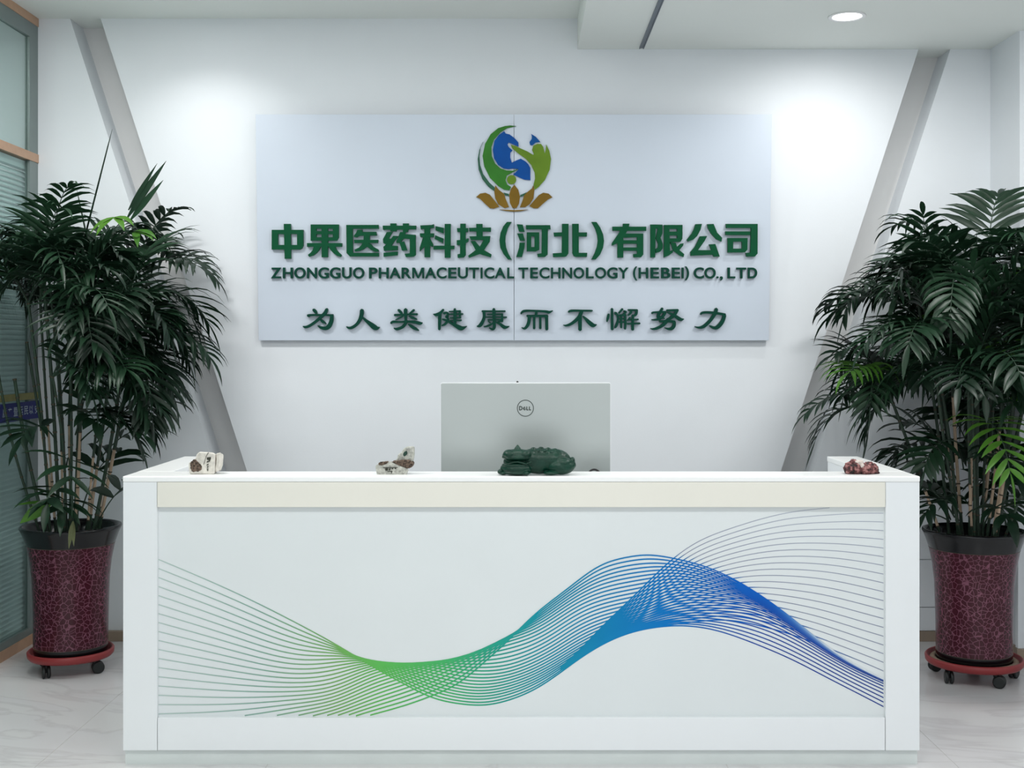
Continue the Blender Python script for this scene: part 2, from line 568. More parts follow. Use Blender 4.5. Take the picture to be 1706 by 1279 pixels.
X0, X1 = dx(205), dx(1532)
ZT = 1.007
desk = empty('reception_desk', (0, DF + 0.3, 0), 'long white reception desk with a blue and green wave printed on its front', 'desk')
LEDGE = 4.343
BACK = 4.95
# front uprights, rails, inset panel
H0, H1 = dx(257), dx(1481)
zin0, zin1 = dz(1195.5), dz(844.5)
zt0 = ZT - 0.0205
bm = bmesh.new()
add_box(bm, X0, dx(261.5), DF, DF + 0.09, dz(1250), zt0)
link('front_stile', bm_mesh('front_stile', bm), M['desk'], desk, bevel=0.0012)
bm = bmesh.new()
add_box(bm, dx(1475.5), X1, DF, DF + 0.09, dz(1250), zt0)
link('front_stile', bm_mesh('front_stile', bm), M['desk'], desk, bevel=0.0012)
# the stiles' inner returns come down beside the inset panel
box('top_rail', dx(262.3), dx(1474.7), DF - 0.003, DF + 0.06, zin1, zt0 - 0.0005, M['cream'], desk, bevel=0.0015)
box('bottom_rail', dx(262.3), dx(1474.7), DF + 0.0008, DF + 0.06, dz(1250), zin0, M['desk'], desk, bevel=0.0012)
panel = box('front_panel', dx(258), dx(1480.5), DF + 0.016, DF + 0.055, zin0 - 0.01, zin1 + 0.01, M['desk_panel'], desk)
box('plinth', X0 + 0.004, X1 - 0.004, DF + 0.012, DF + 0.10, 0.0, dz(1252), M['plinth'], desk)
# counter ledge along the front and the tops of the wings
box('countertop', X0 - 0.001, X1 + 0.001, DF - 0.004, LEDGE, zt0, ZT, M['desk_top'], desk, bevel=0.004)
TH = 0.125
box('side_top', X0 - 0.001, X0 + TH, LEDGE + 0.0006, BACK, zt0, ZT, M['desk_top'], desk, bevel=0.002)
box('side_top', X1 - TH, X1 + 0.001, LEDGE + 0.0006, BACK, zt0, ZT, M['desk_top'], desk, bevel=0.002)
box('side_panel', X0, X0 + TH - 0.002, DF + 0.0905, BACK - 0.002, 0.0, zt0 - 0.0005, M['desk'], desk, bevel=0.001)
box('side_panel', X1 - TH + 0.002, X1, DF + 0.0905, BACK - 0.002, 0.0, zt0 - 0.0005, M['desk'], desk, bevel=0.001)
box('back_panel', X0 + TH - 0.002, X1 - TH + 0.002, LEDGE - 0.03, LEDGE - 0.003, 0.0, zt0 - 0.0005, M['desk'], desk)
box('worktop', X0 + TH - 0.001, X1 - TH + 0.001, LEDGE - 0.002, BACK - 0.02, 0.725, 0.75, M['desk'], desk, bevel=0.002)

# printed wave: a family of lines shaped by key columns (frame pixels on the desk front)
K5 = [0, .25, .5, .75, 1.0]
COLS_A = [
    (262, [933, 1031, 1129, 1230, 1330]), (400, [993, 1072, 1143, 1210, 1275]), (511, [1049, 1098, 1146, 1187, 1228]), (560, [1076, 1096, 1138, 1176, 1210]),
    (620, [1112, 1101, 1113, 1150, 1192]), (680, [1145, 1118, 1107, 1131, 1175]), (716, [1163, 1129, 1104, 1118, 1162]), (771, [1175, 1143, 1108, 1096, 1135]),
    (806, [1177, 1146, 1108, 1082, 1105]), (842, [1170, 1140, 1105, 1065, 1073]), (888, [1152, 1124, 1089, 1050, 1027]), (930, [1125, 1101, 1066, 1023, 994]),
    (961, [1102, 1081, 1044, 1002, 970]), (1001, [1076.5, 1060, 1027, 984, 942]), (1048, [1056, 1043, 1015, 974, 928.6]), (1071, [1050, 1037, 1010, 970, 925]),
    (1118, [1043.8, 1023, 994, 962, 930]), (1180, [1048, 1020, 993, 969, 946]), (1260, [1074, 1029, 1004, 993, 987]), (1325, [1102, 1058, 1042, 1037, 1034]),
    (1381, [1131, 1092, 1084, 1081, 1079]), (1424, [1153, 1116, 1110, 1108, 1107]), (1480, [1182, 1141, 1136, 1135, 1134])]
COLS_B = [
    (930, [1117, 1118, 1119, 1120, 1121]), (961, [1090, 1093, 1096, 1099, 1102]), (1001, [1048, 1056, 1064, 1070, 1075]), (1048, [1003, 1019, 1033, 1045, 1055]),
    (1118, [935, 967, 996, 1021, 1042]), (1160, [905, 942, 978, 1011, 1037]), (1213, [883, 923, 962, 1000, 1034]), (1260, [868, 911, 955, 1000, 1042]), (1325, [853, 903, 955, 1010, 1060]),
    (1381, [847, 903, 960, 1023, 1081]), (1424, [843, 905, 968, 1036, 1098]), (1480, [841, 911, 981, 1052, 1122])]
xq = np.arange(262, 1479.1, 6.0)
# colour stops along x for the saturated print
CS = [(262, (136, 172, 158)), (430, (104, 156, 136)), (560, (118, 176, 96)), (640, (96, 190, 92)), (740, (74, 182, 108)), (830, (40, 162, 142)),
      (900, (26, 150, 170)), (1000, (16, 132, 184)), (1100, (10, 120, 194)), (1250, (6, 98, 194)), (1380, (34, 92, 178)), (1480, (48, 88, 152))]


def col_at(x, y):
    k = 0
    while k < len(CS) - 2 and x > CS[k + 1][0]: k += 1
    t = min(1, max(0, (x - CS[k][0]) / (CS[k + 1][0] - CS[k][0])))
    c = [CS[k][1][i] * (1 - t) + CS[k + 1][1][i] * t for i in range(3)]
    return c


gr = (226, 231, 232)
bm = bmesh.new()
cl = bm.loops.layers.float_color.new('print')
PY = DF + 0.016
ZX, ZY = [1100, 1142, 1189, 1236, 1269, 1325, 1381, 1424, 1480], [927, 935, 949, 970, 992, 1034, 1079, 1107, 1134]
layer = 0
for fam, NLf, keys in (('B', 20, COLS_B), ('A', 27, COLS_A)):
    kx = np.array([k[0] for k in keys], float)
    grid = np.array([spline_eval(K5, k[1], np.linspace(0, 1, NLf)) for k in keys])
    xf = xq[xq >= kx[0]]
    for i in range(NLf):
        layer += 1
        ye = spline_eval(kx, grid[:, i], xf)
        ye = np.concatenate([[ye[0] - (ye[1] - ye[0]) * q for q in range(12, 0, -1)], ye, [ye[-1] + (ye[-1] - ye[-2]) * q for q in range(1, 13)]])
        sg_ = 3.6 if 1 < i < NLf - 2 else 2.4
        kn = np.exp(-0.5 * (np.arange(-10, 11) / sg_) ** 2); kn /= kn.sum()
        yy = np.convolve(ye, kn, 'same')[12:-12]
        prev = None
        for j, x in enumerate(xf):
            y = float(yy[j])
            c = col_at(x, y)
            arch = float(np.interp(x, ZX, ZY))
            fade = 1.0
            if x < 560: fade = 0.5 + 0.5 * (x - 262) / 298
            hw = 0.72 + 0.42 * min(1, max(0, (x - 320) / 320))
            if x > 1090: hw -= 0.24 * min(1, (x - 1090) / 120)
            if x > 1110 and y < arch + 2 and fam == 'B':
                g_ = min(1, (arch + 2 - y) / 14)
                c = [c[q] * (1 - g_) + (122, 128, 156)[q] * g_ for q in range(3)]
                fade = 1 - g_ * (0.12 + 0.45 * max(0, (1010 - y) / 170) * min(1, (x - 1110) / 330 + 0.25))
                hw = hw * (1 - 0.35 * g_)
            if fam == 'A' and x > 1130:
                dk = min(1, (x - 1130) / 160) * (1 - i / NLf) * 0.7
                c = [c[q] * (1 - dk) + (28, 52, 140)[q] * dk for q in range(3)]
            if fam == 'A' and i / NLf > 0.3 and x > 1290:
                fade *= max(0.0, 1 - (x - 1290) / 150 * (i / NLf - 0.3) / 0.7 * 1.5)
            c = [gr[q] * (1 - fade) + c[q] * fade for q in range(3)]
            lc = (*lin(c), 1)
            if fade < 0.03: prev = None; continue
            if prev is not None and (846.5 < y < 1194.5) and (846.5 < prev[1] < 1194.5):
                sl = (y - prev[1]) / (x - prev[0]); k_ = math.sqrt(1 + sl * sl)
                h0, h1 = prev[3] * k_, hw * k_
                yo = PY - 0.0004 - 0.00002 * layer
                vs = [bm.verts.new((dx(prev[0] - .02), yo, dz(prev[1] + h0))), bm.verts.new((dx(x), yo, dz(y + h1))),
                      bm.verts.new((dx(x), yo, dz(y - h1))), bm.verts.new((dx(prev[0] - .02), yo, dz(prev[1] - h0)))]
                f = bm.faces.new(vs)
                for lp, cc in zip(f.loops, (prev[2], lc, lc, prev[2])):
                    lp[cl] = cc
            prev = (x, y, lc, hw)
me = bm_mesh('wave_print', bm, recalc=False)
m = bpy.data.materials.new('wave_ink'); n, l = nodes_of(m); b = n['Principled BSDF']
at = n.new('ShaderNodeAttribute'); at.attribute_name = 'print'
l.new(at.outputs['Color'], b.inputs['Base Color']); b.inputs['Roughness'].default_value = 0.5; b.inputs['Specular IOR Level'].default_value = 0.15
wave = link('wave_print', me, m, panel)
wave['kind'] = 'stuff'

# ------------------------------------------------------------------ wall sign
D_BOT, D_TOP = 5.945, 5.877
zb, ztp = EYE - (567 - CY) * D_BOT / F, EYE - (190.5 - CY) * D_TOP / F
P0 = Vector((0, D_BOT, zb)); UP = (Vector((0, D_TOP, ztp)) - P0); SH = UP.length; UP.normalize()
NRM = Vector((0, -UP.z, UP.y))       # toward the camera
CAMP = Vector((0, 0, EYE))


def on_sign(px, py, out=0.0):
    d = Vector(((px - CX) / F, 1.0, -(py - CY) / F))
    p0 = P0 + NRM * out
    t = (p0 - CAMP).dot(NRM) / d.dot(NRM)
    return CAMP + d * t


sign = empty('wall_sign', (0, D_BOT, zb), 'large pale grey company sign with green raised lettering on the back wall', 'sign')
for a, b_ in ((-1.294, -0.0296), (-0.0276, 1.234)):
    bm = bmesh.new()
    f = [P0 + Vector((a, 0, 0)), P0 + Vector((b_, 0, 0)), P0 + Vector((b_, 0, 0)) + UP * SH, P0 + Vector((a, 0, 0)) + UP * SH]
    add_prism(bm, f, -NRM * 0.018)
    link('sign_panel', bm_mesh('sign_panel', bm), M['sign'], sign, bevel=0.001)
for a, b_ in ((-1.26, -1.22), (-0.35, -0.31), (0.31, 0.35), (1.16, 1.2)):
    bm = bmesh.new()
    lo, hi = P0 + UP * 0.03, P0 + UP * (SH - 0.03)
    y1 = WALL - 0.0005
    lo2, hi2 = lo - NRM * 0.0185, hi - NRM * 0.0185
    vs = [Vector((a, lo2.y, lo2.z)), Vector((a, hi2.y, hi2.z)), Vector((a, y1, hi2.z)), Vector((a, y1, lo2.z))]
    add_prism(bm, vs, Vector((b_ - a, 0, 0)))
    link('sign_batten', bm_mesh('sign_batten', bm), M['sign_edge'], sign)

LT = 0.020     # thickness of the raised letters


def raised(polys, ox, oy, k, m, name='character', thick=LT, parent=sign):
    bm = bmesh.new()
    for i, pl in enumerate(polys):
        out = thick + 0.00012 * i
        front = [on_sign(ox + u / k, oy + v / k, 0) + NRM * out for u, v in pl]
        # drop repeated points
        pts = []
        for p in front:
            if not pts or (p - pts[-1]).length > 1e-6: pts.append(p)
        if (pts[0] - pts[-1]).length < 1e-6: pts.pop()
        add_prism(bm, pts, -NRM * (out - 0.0002))
    return link(name, bm_mesh(name, bm), m, parent)


def R(x0, y0, x1, y1): return [(x0, y0), (x1, y0), (x1, y1), (x0, y1)]


K = 12.186
heading = [
    (440, [R(170, 280, 296, 680), [(684, 280), (808, 280), (808, 600), (785, 655), (735, 680), (684, 680)], R(295, 280, 685, 365), R(295, 585, 685, 680),
           [(415, 160), (552, 160), (560, 865), (432, 865)]]),
    (440, [R(958, 172, 1073, 500), [(1178, 172), (1306, 172), (1306, 835), (1180, 835)], [(1407, 172), (1528, 172), (1525, 440), (1490, 500), (1407, 500)],
           R(1072, 172, 1408, 255), R(1072, 305, 1408, 370), R(1072, 430, 1408, 500), R(885, 548, 1590, 622),
           [(1020, 620), (1160, 620), (1130, 690), (1080, 750), (1010, 800), (925, 825), (903, 785), (960, 740), (1000, 690)],
           [(1320, 620), (1455, 620), (1480, 680), (1530, 740), (1585, 790), (1570, 828), (1500, 810), (1430, 760), (1370, 700)]]),
    (570, [[(95, 180), (225, 180), (230, 750), (235, 820), (170, 820), (100, 750)], [(96, 181), (745, 180), (752, 258), (96, 258)],
           [(200, 745), (755, 745), (755, 820), (200, 820)],
           [(320, 280), (420, 280), (420, 320), (700, 320), (715, 395), (390, 400), (350, 410), (310, 435), (250, 425), (250, 395), (290, 350)],
           [(450, 390), (570, 390), (565, 560), (440, 560)], [(250, 480), (740, 480), (735, 548), (262, 548)],
           [(430, 540), (560, 560), (520, 620), (450, 670), (370, 705), (275, 720), (262, 680), (350, 640), (400, 590)],
           [(490, 560), (590, 560), (640, 620), (745, 680), (752, 725), (680, 722), (600, 690), (540, 640), (500, 610)]]),
    (570, [[(832, 195), (1508, 195), (1508, 272), (835, 278)], [(985, 150), (1105, 150), (1115, 312), (990, 312)], [(1240, 150), (1362, 150), (1345, 325), (1240, 325)],
           [(915, 325), (1035, 320), (955, 455), (1000, 460), (1045, 402), (1145, 405), (1010, 600), (1135, 605), (1140, 690), (858, 705), (845, 625), (905, 570), (845, 550), (838, 470)],
           [(850, 745), (1140, 720), (1135, 795), (850, 825)],
           [(1185, 325), (1300, 325), (1285, 365), (1500, 382), (1503, 790), (1455, 825), (1300, 830), (1275, 765), (1380, 755), (1380, 475), (1375, 462), (1260, 458), (1210, 510), (1170, 545), (1110, 545), (1108, 515)],
           [(1170, 530), (1265, 515), (1330, 695), (1222, 700)]]),
    (690, [[(130, 190), (360, 180), (405, 165), (410, 240), (140, 268)], [(120, 350), (412, 350), (410, 405), (390, 428), (130, 425)], [(212, 240), (330, 240), (330, 835), (215, 835)],
           [(190, 420), (240, 430), (235, 600), (120, 715), (118, 640)], [(310, 420), (395, 580), (385, 632), (310, 590)],
           [(440, 205), (605, 240), (600, 355), (440, 290)], [(435, 390), (600, 455), (590, 550), (418, 460)], [(625, 160), (748, 160), (742, 845), (625, 845)],
           [(400, 600), (820, 600), (820, 670), (395, 680)]]),
    (690, [[(940, 155), (1050, 155), (1050, 790), (1010, 840), (890, 848), (882, 775), (935, 765)], [(872, 245), (1097, 245), (1097, 325), (880, 325)],
           [(868, 490), (1060, 475), (1075, 455), (1110, 455), (1105, 515), (1050, 550), (1050, 580), (870, 590)],
           [(1115, 238), (1560, 232), (1560, 318), (1125, 312)], [(1262, 160), (1390, 160), (1395, 420), (1268, 420)],
           [(1125, 410), (1548, 405), (1535, 520), (1420, 690), (1572, 775), (1560, 840), (1330, 770), (1120, 845), (1098, 805), (1250, 690), (1150, 510), (1240, 505), (1335, 620), (1410, 485), (1150, 485)]]),
    (820, [[(300, 120), (395, 120), (320, 250), (275, 400), (268, 510), (285, 640), (330, 760), (400, 885), (320, 880), (230, 770), (165, 640), (148, 490), (170, 340), (225, 210)]]),
    (820, [[(500, 165), (620, 175), (660, 320), (545, 315)], [(505, 350), (625, 355), (668, 500), (565, 500)], [(555, 540), (665, 540), (655, 640), (605, 830), (487, 830), (545, 640)],
           [(682, 185), (1175, 185), (1185, 268), (690, 268)], [(1005, 260), (1130, 260), (1125, 780), (1070, 830), (925, 830), (912, 765), (1000, 755)],
           R(700, 330, 793, 718), [(857, 330), (955, 330), (955, 685), (880, 718), (857, 718)], R(792, 330, 858, 410), R(792, 628, 858, 718)]),
    (820, [[(1245, 335), (1420, 330), (1420, 410), (1255, 415)], [(1415, 158), (1548, 158), (1545, 760), (1500, 820), (1460, 828), (1235, 830), (1230, 755), (1410, 745)],
           [(1621, 158), (1754, 158), (1754, 745), (1926, 745), (1918, 828), (1696, 828), (1651, 810), (1624, 750)], [(1746, 332), (1921, 332), (1918, 415), (1746, 415)]]),
    (910, [[(915, 120), (1015, 122), (1090, 230), (1150, 370), (1168, 500), (1150, 640), (1090, 780), (1000, 880), (912, 880), (980, 750), (1025, 620), (1042, 500), (1030, 390), (990, 260)]]),
    (1010, [R(120, 215, 805, 300), [(335, 155), (465, 155), (450, 230), (400, 340), (340, 440), (340, 840), (220, 845), (220, 545), (175, 575), (105, 600), (110, 545), (200, 420), (280, 300), (330, 210)],
            [(380, 355), (745, 355), (745, 780), (700, 835), (545, 838), (540, 772), (618, 762), (618, 430), (340, 440)], R(335, 490, 622, 562), R(335, 635, 622, 705)]),
    (1010, [[(890, 172), (995, 172), (985, 838), (890, 840)],
            [(990, 172), (1135, 175), (1132, 350), (1095, 440), (1140, 570), (1135, 660), (1090, 720), (1000, 750), (995, 665), (1040, 640), (1045, 560), (1000, 450), (1040, 255), (990, 255)],
            [(1165, 180), (1270, 180), (1285, 710), (1345, 690), (1340, 740), (1260, 800), (1160, 840)], R(1270, 180, 1538, 262), R(1270, 315, 1538, 395),
            [(1430, 180), (1538, 180), (1535, 460), (1500, 520), (1430, 525)], [(1270, 452), (1533, 452), (1500, 520), (1270, 530)],
            [(1290, 530), (1400, 545), (1430, 625), (1500, 560), (1560, 550), (1550, 600), (1475, 690), (1572, 770), (1560, 830), (1480, 800), (1350, 700)]]),
    (1130, [[(340, 165), (470, 160), (440, 280), (370, 410), (290, 480), (185, 518), (165, 480), (260, 360), (310, 260)],
            [(575, 165), (705, 160), (780, 340), (878, 440), (865, 520), (760, 470), (650, 350), (590, 240)],
            [(430, 410), (575, 405), (520, 510), (390, 690), (660, 690), (615, 575), (740, 565), (830, 820), (710, 825), (690, 785), (240, 805), (235, 730), (330, 620), (390, 500)]]),
    (1130, [[(955, 160), (1598, 160), (1595, 760), (1540, 820), (1370, 822), (1355, 745), (1450, 742), (1465, 242), (960, 242)], R(945, 310, 1450, 386),
            R(990, 445, 1101, 740), [(1279, 445), (1395, 445), (1390, 680), (1340, 735), (1279, 737)], R(1100, 445, 1280, 520), R(1100, 660, 1280, 738)]),
]
for ox, polys in heading:
    raised(polys, ox, 360, K, M['green'])


def brush(pts):
    """outline of a brush stroke from (x, y, width) keys, smoothed"""
    n = len(pts)
    t = np.arange(n, dtype=float)
    q = np.linspace(0, n - 1, max(2, (n - 1) * 4 + 1))
    a = np.array(pts, float)
    if n > 2:
        x, y = spline_eval(t, a[:, 0], q), spline_eval(t, a[:, 1], q)
        w = np.maximum(6, spline_eval(t, a[:, 2], q))
    else:
        x, y, w = np.interp(q, t, a[:, 0]), np.interp(q, t, a[:, 1]), np.interp(q, t, a[:, 2])
    dx_, dy_ = np.gradient(x), np.gradient(y)
    L_ = np.hypot(dx_, dy_) + 1e-9
    nx, ny = -dy_ / L_, dx_ / L_
    left = [(x[i] + nx[i] * w[i] / 2, y[i] + ny[i] * w[i] / 2) for i in range(len(q))]
    right = [(x[i] - nx[i] * w[i] / 2, y[i] - ny[i] * w[i] / 2) for i in range(len(q))]
    # round noses
    e = (x[-1] + dx_[-1] / L_[-1] * w[-1] * .35, y[-1] + dy_[-1] / L_[-1] * w[-1] * .35)
    s = (x[0] - dx_[0] / L_[0] * w[0] * .35, y[0] - dy_[0] / L_[0] * w[0] * .35)
    return left + [e] + right[::-1] + [s]


slogan = [
    (500, K, [[(280, 125, 50), (320, 170, 60), (350, 205, 25)], [(175, 255, 70), (230, 240, 45), (430, 235, 38), (600, 240, 40), (670, 250, 60)],
              [(655, 255, 66), (640, 370, 80), (590, 470, 85), (520, 505, 75), (430, 490, 50), (370, 450, 15)],
              [(550, 115, 55), (520, 190, 70), (420, 290, 60), (300, 390, 55), (180, 465, 55), (110, 480, 45), (70, 465, 15)], [(420, 325, 20), (470, 370, 50), (535, 412, 12)]]),
    (500, K, [[(1255, 135, 70), (1260, 200, 80), (1230, 310, 70), (1170, 410, 60), (1090, 475, 60), (1010, 500, 50), (945, 470, 10)],
              [(1270, 280, 30), (1370, 370, 60), (1460, 440, 90), (1545, 500, 95), (1620, 485, 12)]]),
    (640, K, [[(295, 130, 45), (340, 180, 50), (370, 205, 25)], [(440, 120, 70), (440, 220, 65), (445, 330, 50), (455, 380, 70)], [(610, 135, 45), (570, 170, 45), (520, 205, 20)],
              [(220, 240, 50), (300, 232, 38), (560, 222, 35), (675, 222, 45)], [(400, 245, 30), (330, 290, 35), (235, 335, 15)], [(505, 260, 20), (580, 290, 50), (670, 325, 20)],
              [(145, 405, 40), (190, 375, 55), (300, 378, 38), (480, 370, 45), (640, 385, 60), (740, 405, 60), (780, 390, 15)],
              [(450, 390, 60), (390, 470, 60), (310, 510, 60), (250, 520, 50), (205, 500, 15)], [(495, 420, 25), (580, 480, 60), (660, 525, 50), (710, 552, 12)]]),
    (640, K, [[(1205, 125, 40), (1150, 190, 60), (1070, 230, 65), (1000, 218, 10)], [(1135, 200, 60), (1130, 350, 65), (1125, 530, 50)],
              [(1215, 205, 50), (1275, 190, 40), (1295, 230, 38), (1255, 275, 28), (1290, 300, 35), (1300, 345, 55)], [(1185, 320, 30), (1250, 340, 40), (1300, 345, 40)],
              [(1290, 360, 50), (1240, 420, 50), (1175, 450, 25)], [(1300, 365, 40), (1400, 420, 60), (1500, 475, 85), (1580, 505, 85), (1680, 465, 12)],
              [(1435, 110, 40), (1440, 200, 60), (1440, 400, 60)], [(1320, 165, 20), (1540, 155, 30)], [(1540, 150, 40), (1540, 300, 38)], [(1320, 220, 25), (1600, 218, 30)],
              [(1340, 295, 25), (1560, 290, 30)], [(1340, 350, 20), (1570, 345, 30)]]),
    (780, K, [[(520, 110, 50), (525, 200, 65), (530, 400, 60), (530, 480, 66), (500, 525, 50), (430, 495, 20)], [(285, 160, 40), (500, 160, 32), (750, 160, 35)],
              [(318, 165, 60), (325, 280, 60), (290, 380, 70), (240, 450, 70), (180, 465, 20)], [(390, 225, 25), (700, 222, 30)], [(690, 215, 40), (690, 370, 45)],
              [(360, 280, 25), (780, 282, 30)], [(400, 335, 25), (690, 335, 30)], [(405, 360, 20), (450, 395, 25)], [(510, 395, 25), (420, 450, 45), (320, 475, 20)],
              [(560, 380, 25), (660, 430, 55), (740, 485, 70), (835, 465, 12)], [(560, 390, 20), (670, 360, 30)]]),
    (780, K, [[(1070, 215, 25), (1125, 160, 50), (1300, 150, 40), (1560, 165, 50), (1640, 180, 55), (1715, 150, 15)], [(1385, 165, 55), (1375, 240, 50)],
              [(1195, 255, 45), (1400, 255, 45), (1610, 258, 55)], [(1240, 255, 65), (1230, 380, 70), (1190, 470, 60), (1140, 510, 45), (1085, 490, 15)],
              [(1340, 270, 50), (1338, 510, 50)], [(1462, 270, 50), (1462, 510, 50)], [(1590, 260, 65), (1595, 530, 60)]]),
    (930, K, [[(205, 180, 25), (260, 152, 50), (450, 148, 40), (650, 150, 38), (690, 152, 25)], [(475, 160, 70), (430, 260, 70), (350, 350, 65), (250, 420, 55), (160, 450, 40), (100, 440, 10)],
              [(440, 240, 75), (440, 540, 70)], [(500, 260, 25), (560, 320, 60), (640, 400, 85), (710, 445, 80), (778, 430, 12)]]),
    (930, K, [[(1020, 220, 40), (1005, 290, 50), (985, 370, 25)], [(1088, 110, 50), (1090, 530, 55)], [(1150, 180, 28), (1150, 230, 16)], [(1300, 115, 45), (1225, 200, 33)],
              [(1325, 155, 24), (1370, 172, 38), (1310, 225, 32)], [(1170, 185, 28), (1200, 260, 40), (1205, 350, 45), (1170, 460, 50), (1140, 500, 15)], [(1210, 240, 35), (1370, 240, 40)],
              [(1355, 240, 40), (1360, 400, 45), (1350, 520, 40)], [(1272, 240, 35), (1275, 495, 35)], [(1220, 312, 25), (1350, 312, 25)], [(1220, 385, 25), (1350, 380, 28)],
              [(1415, 135, 35), (1600, 140, 42)], [(1590, 145, 46), (1570, 225, 50), (1520, 252, 35)], [(1480, 140, 40), (1460, 200, 40), (1410, 245, 25)], [(1455, 290, 40), (1400, 350, 20)],
              [(1430, 335, 25), (1620, 325, 30)], [(1395, 415, 30), (1650, 405, 38)], [(1510, 240, 45), (1505, 535, 55)]]),
    (1070, 11.373, [[(375, 95, 45), (330, 170, 50), (290, 255, 50), (340, 290, 25)], [(180, 190, 35), (230, 170, 35), (440, 165, 40)], [(430, 165, 50), (390, 240, 50), (300, 300, 45), (175, 312, 20)],
                    [(300, 190, 36), (310, 250, 46), (420, 285, 20)], [(460, 135, 40), (670, 130, 45)], [(655, 135, 50), (600, 220, 58), (540, 270, 58), (440, 330, 45), (320, 345, 30)],
                    [(470, 170, 20), (560, 210, 50), (660, 270, 65), (720, 305, 66), (780, 295, 12)], [(320, 337, 25), (480, 340, 45), (610, 350, 50)],
                    [(600, 355, 56), (590, 430, 65), (540, 480, 58), (470, 480, 40), (420, 460, 12)], [(490, 300, 66), (430, 370, 60), (340, 440, 55), (220, 485, 40), (150, 475, 10)]]),
    (1070, 11.373, [[(1100, 215, 20), (1150, 175, 45), (1350, 180, 50), (1560, 215, 50)], [(1550, 225, 62), (1510, 340, 70), (1440, 430, 72), (1370, 465, 60), (1300, 440, 40), (1265, 420, 12)],
                    [(1395, 105, 60), (1370, 190, 65), (1290, 310, 60), (1180, 420, 60), (1080, 460, 46), (990, 440, 12)]]),
]
for ox, k_, strokes in slogan:
    raised([brush(s) for s in strokes], ox, 505, k_, M['dgreen'])

# latin line, one letter at a time, fitted to the measured extents
LA = [('Z', 50, 118), ('H', 130, 198), ('O', 207, 283), ('N', 293, 360), ('G', 370, 440), ('G', 447, 518), ('U', 530, 594), ('O', 604, 680), ('P', 712, 768), ('H', 778, 845),
      ('A', 850, 925), ('R', 932, 997), ('A', 1090, 1165), ('C', 1168, 1235), ('E', 1247, 1303), ('U', 1312, 1380), ('T', 1387, 1455), ('I', 1465, 1479),
      ('C', 1490, 1558), ('A', 1560, 1635), ('L', 1645, 1692)]
LB = [('T', 55, 122), ('E', 135, 188), ('C', 197, 265), ('H', 275, 340), ('N', 352, 418), ('O', 428, 500), ('L', 512, 564), ('O', 573, 648), ('G', 655, 725), ('Y', 730, 800),
      ('(', 830, 858), ('H', 868, 932), ('E', 948, 1005), ('B', 1020, 1082), ('E', 1092, 1147), ('I', 1158, 1172), (')', 1180, 1208), ('C', 1240, 1308), ('O', 1313, 1388),
      ('.', 1393, 1408), (',', 1418, 1436), ('L', 1468, 1520), ('T', 1528, 1594), ('D', 1605, 1668)]
for ox, LL in ((440, LA), (850, LB)):
    for ch, a, b_ in LL:
        me = text_mesh(ch, 0.008 if ch == 'M' else 0.022, 0.5, 5)
        co = np.array([v.co[:] for v in me.vertices])
        mn, mx_ = co.min(0), co.max(0)
        x0, x1 = ox + a / 4.062, ox + b_ / 4.062
        y0, y1 = 445.6, 463.6
        if ch in 'OCGU': y0, y1 = 445.2, 464.0
        if ch in '()': y0, y1 = 443.6, 467.0
        if ch == '.': y0 = 460.2
        if ch == ',': y0, y1 = 460.2, 467.2
        for v in me.vertices:
            u = (v.co.x - mn[0]) / (mx_[0] - mn[0]); t = (v.co.y - mn[1]) / (mx_[1] - mn[1])
            v.co = on_sign(x0 + u * (x1 - x0), y1 + (y0 - y1) * t, 0.0) + NRM * (0.016 if v.co.z > 0 else 0.0002)
        link('letter', me, M['dgreen'], sign)

# the wide M, drawn as four strokes
raised([R(1004, 348, 1016, 420), R(1072, 348, 1084, 420), [(1004.5, 348.5), (1021, 348.5), (1050, 419.5), (1038, 419.5)], [(1083.5, 348.5), (1067, 348.5), (1038, 419.5), (1050, 419.5)]],
       440, 360, 4.062, M['dgreen'], name='letter', thick=0.016)

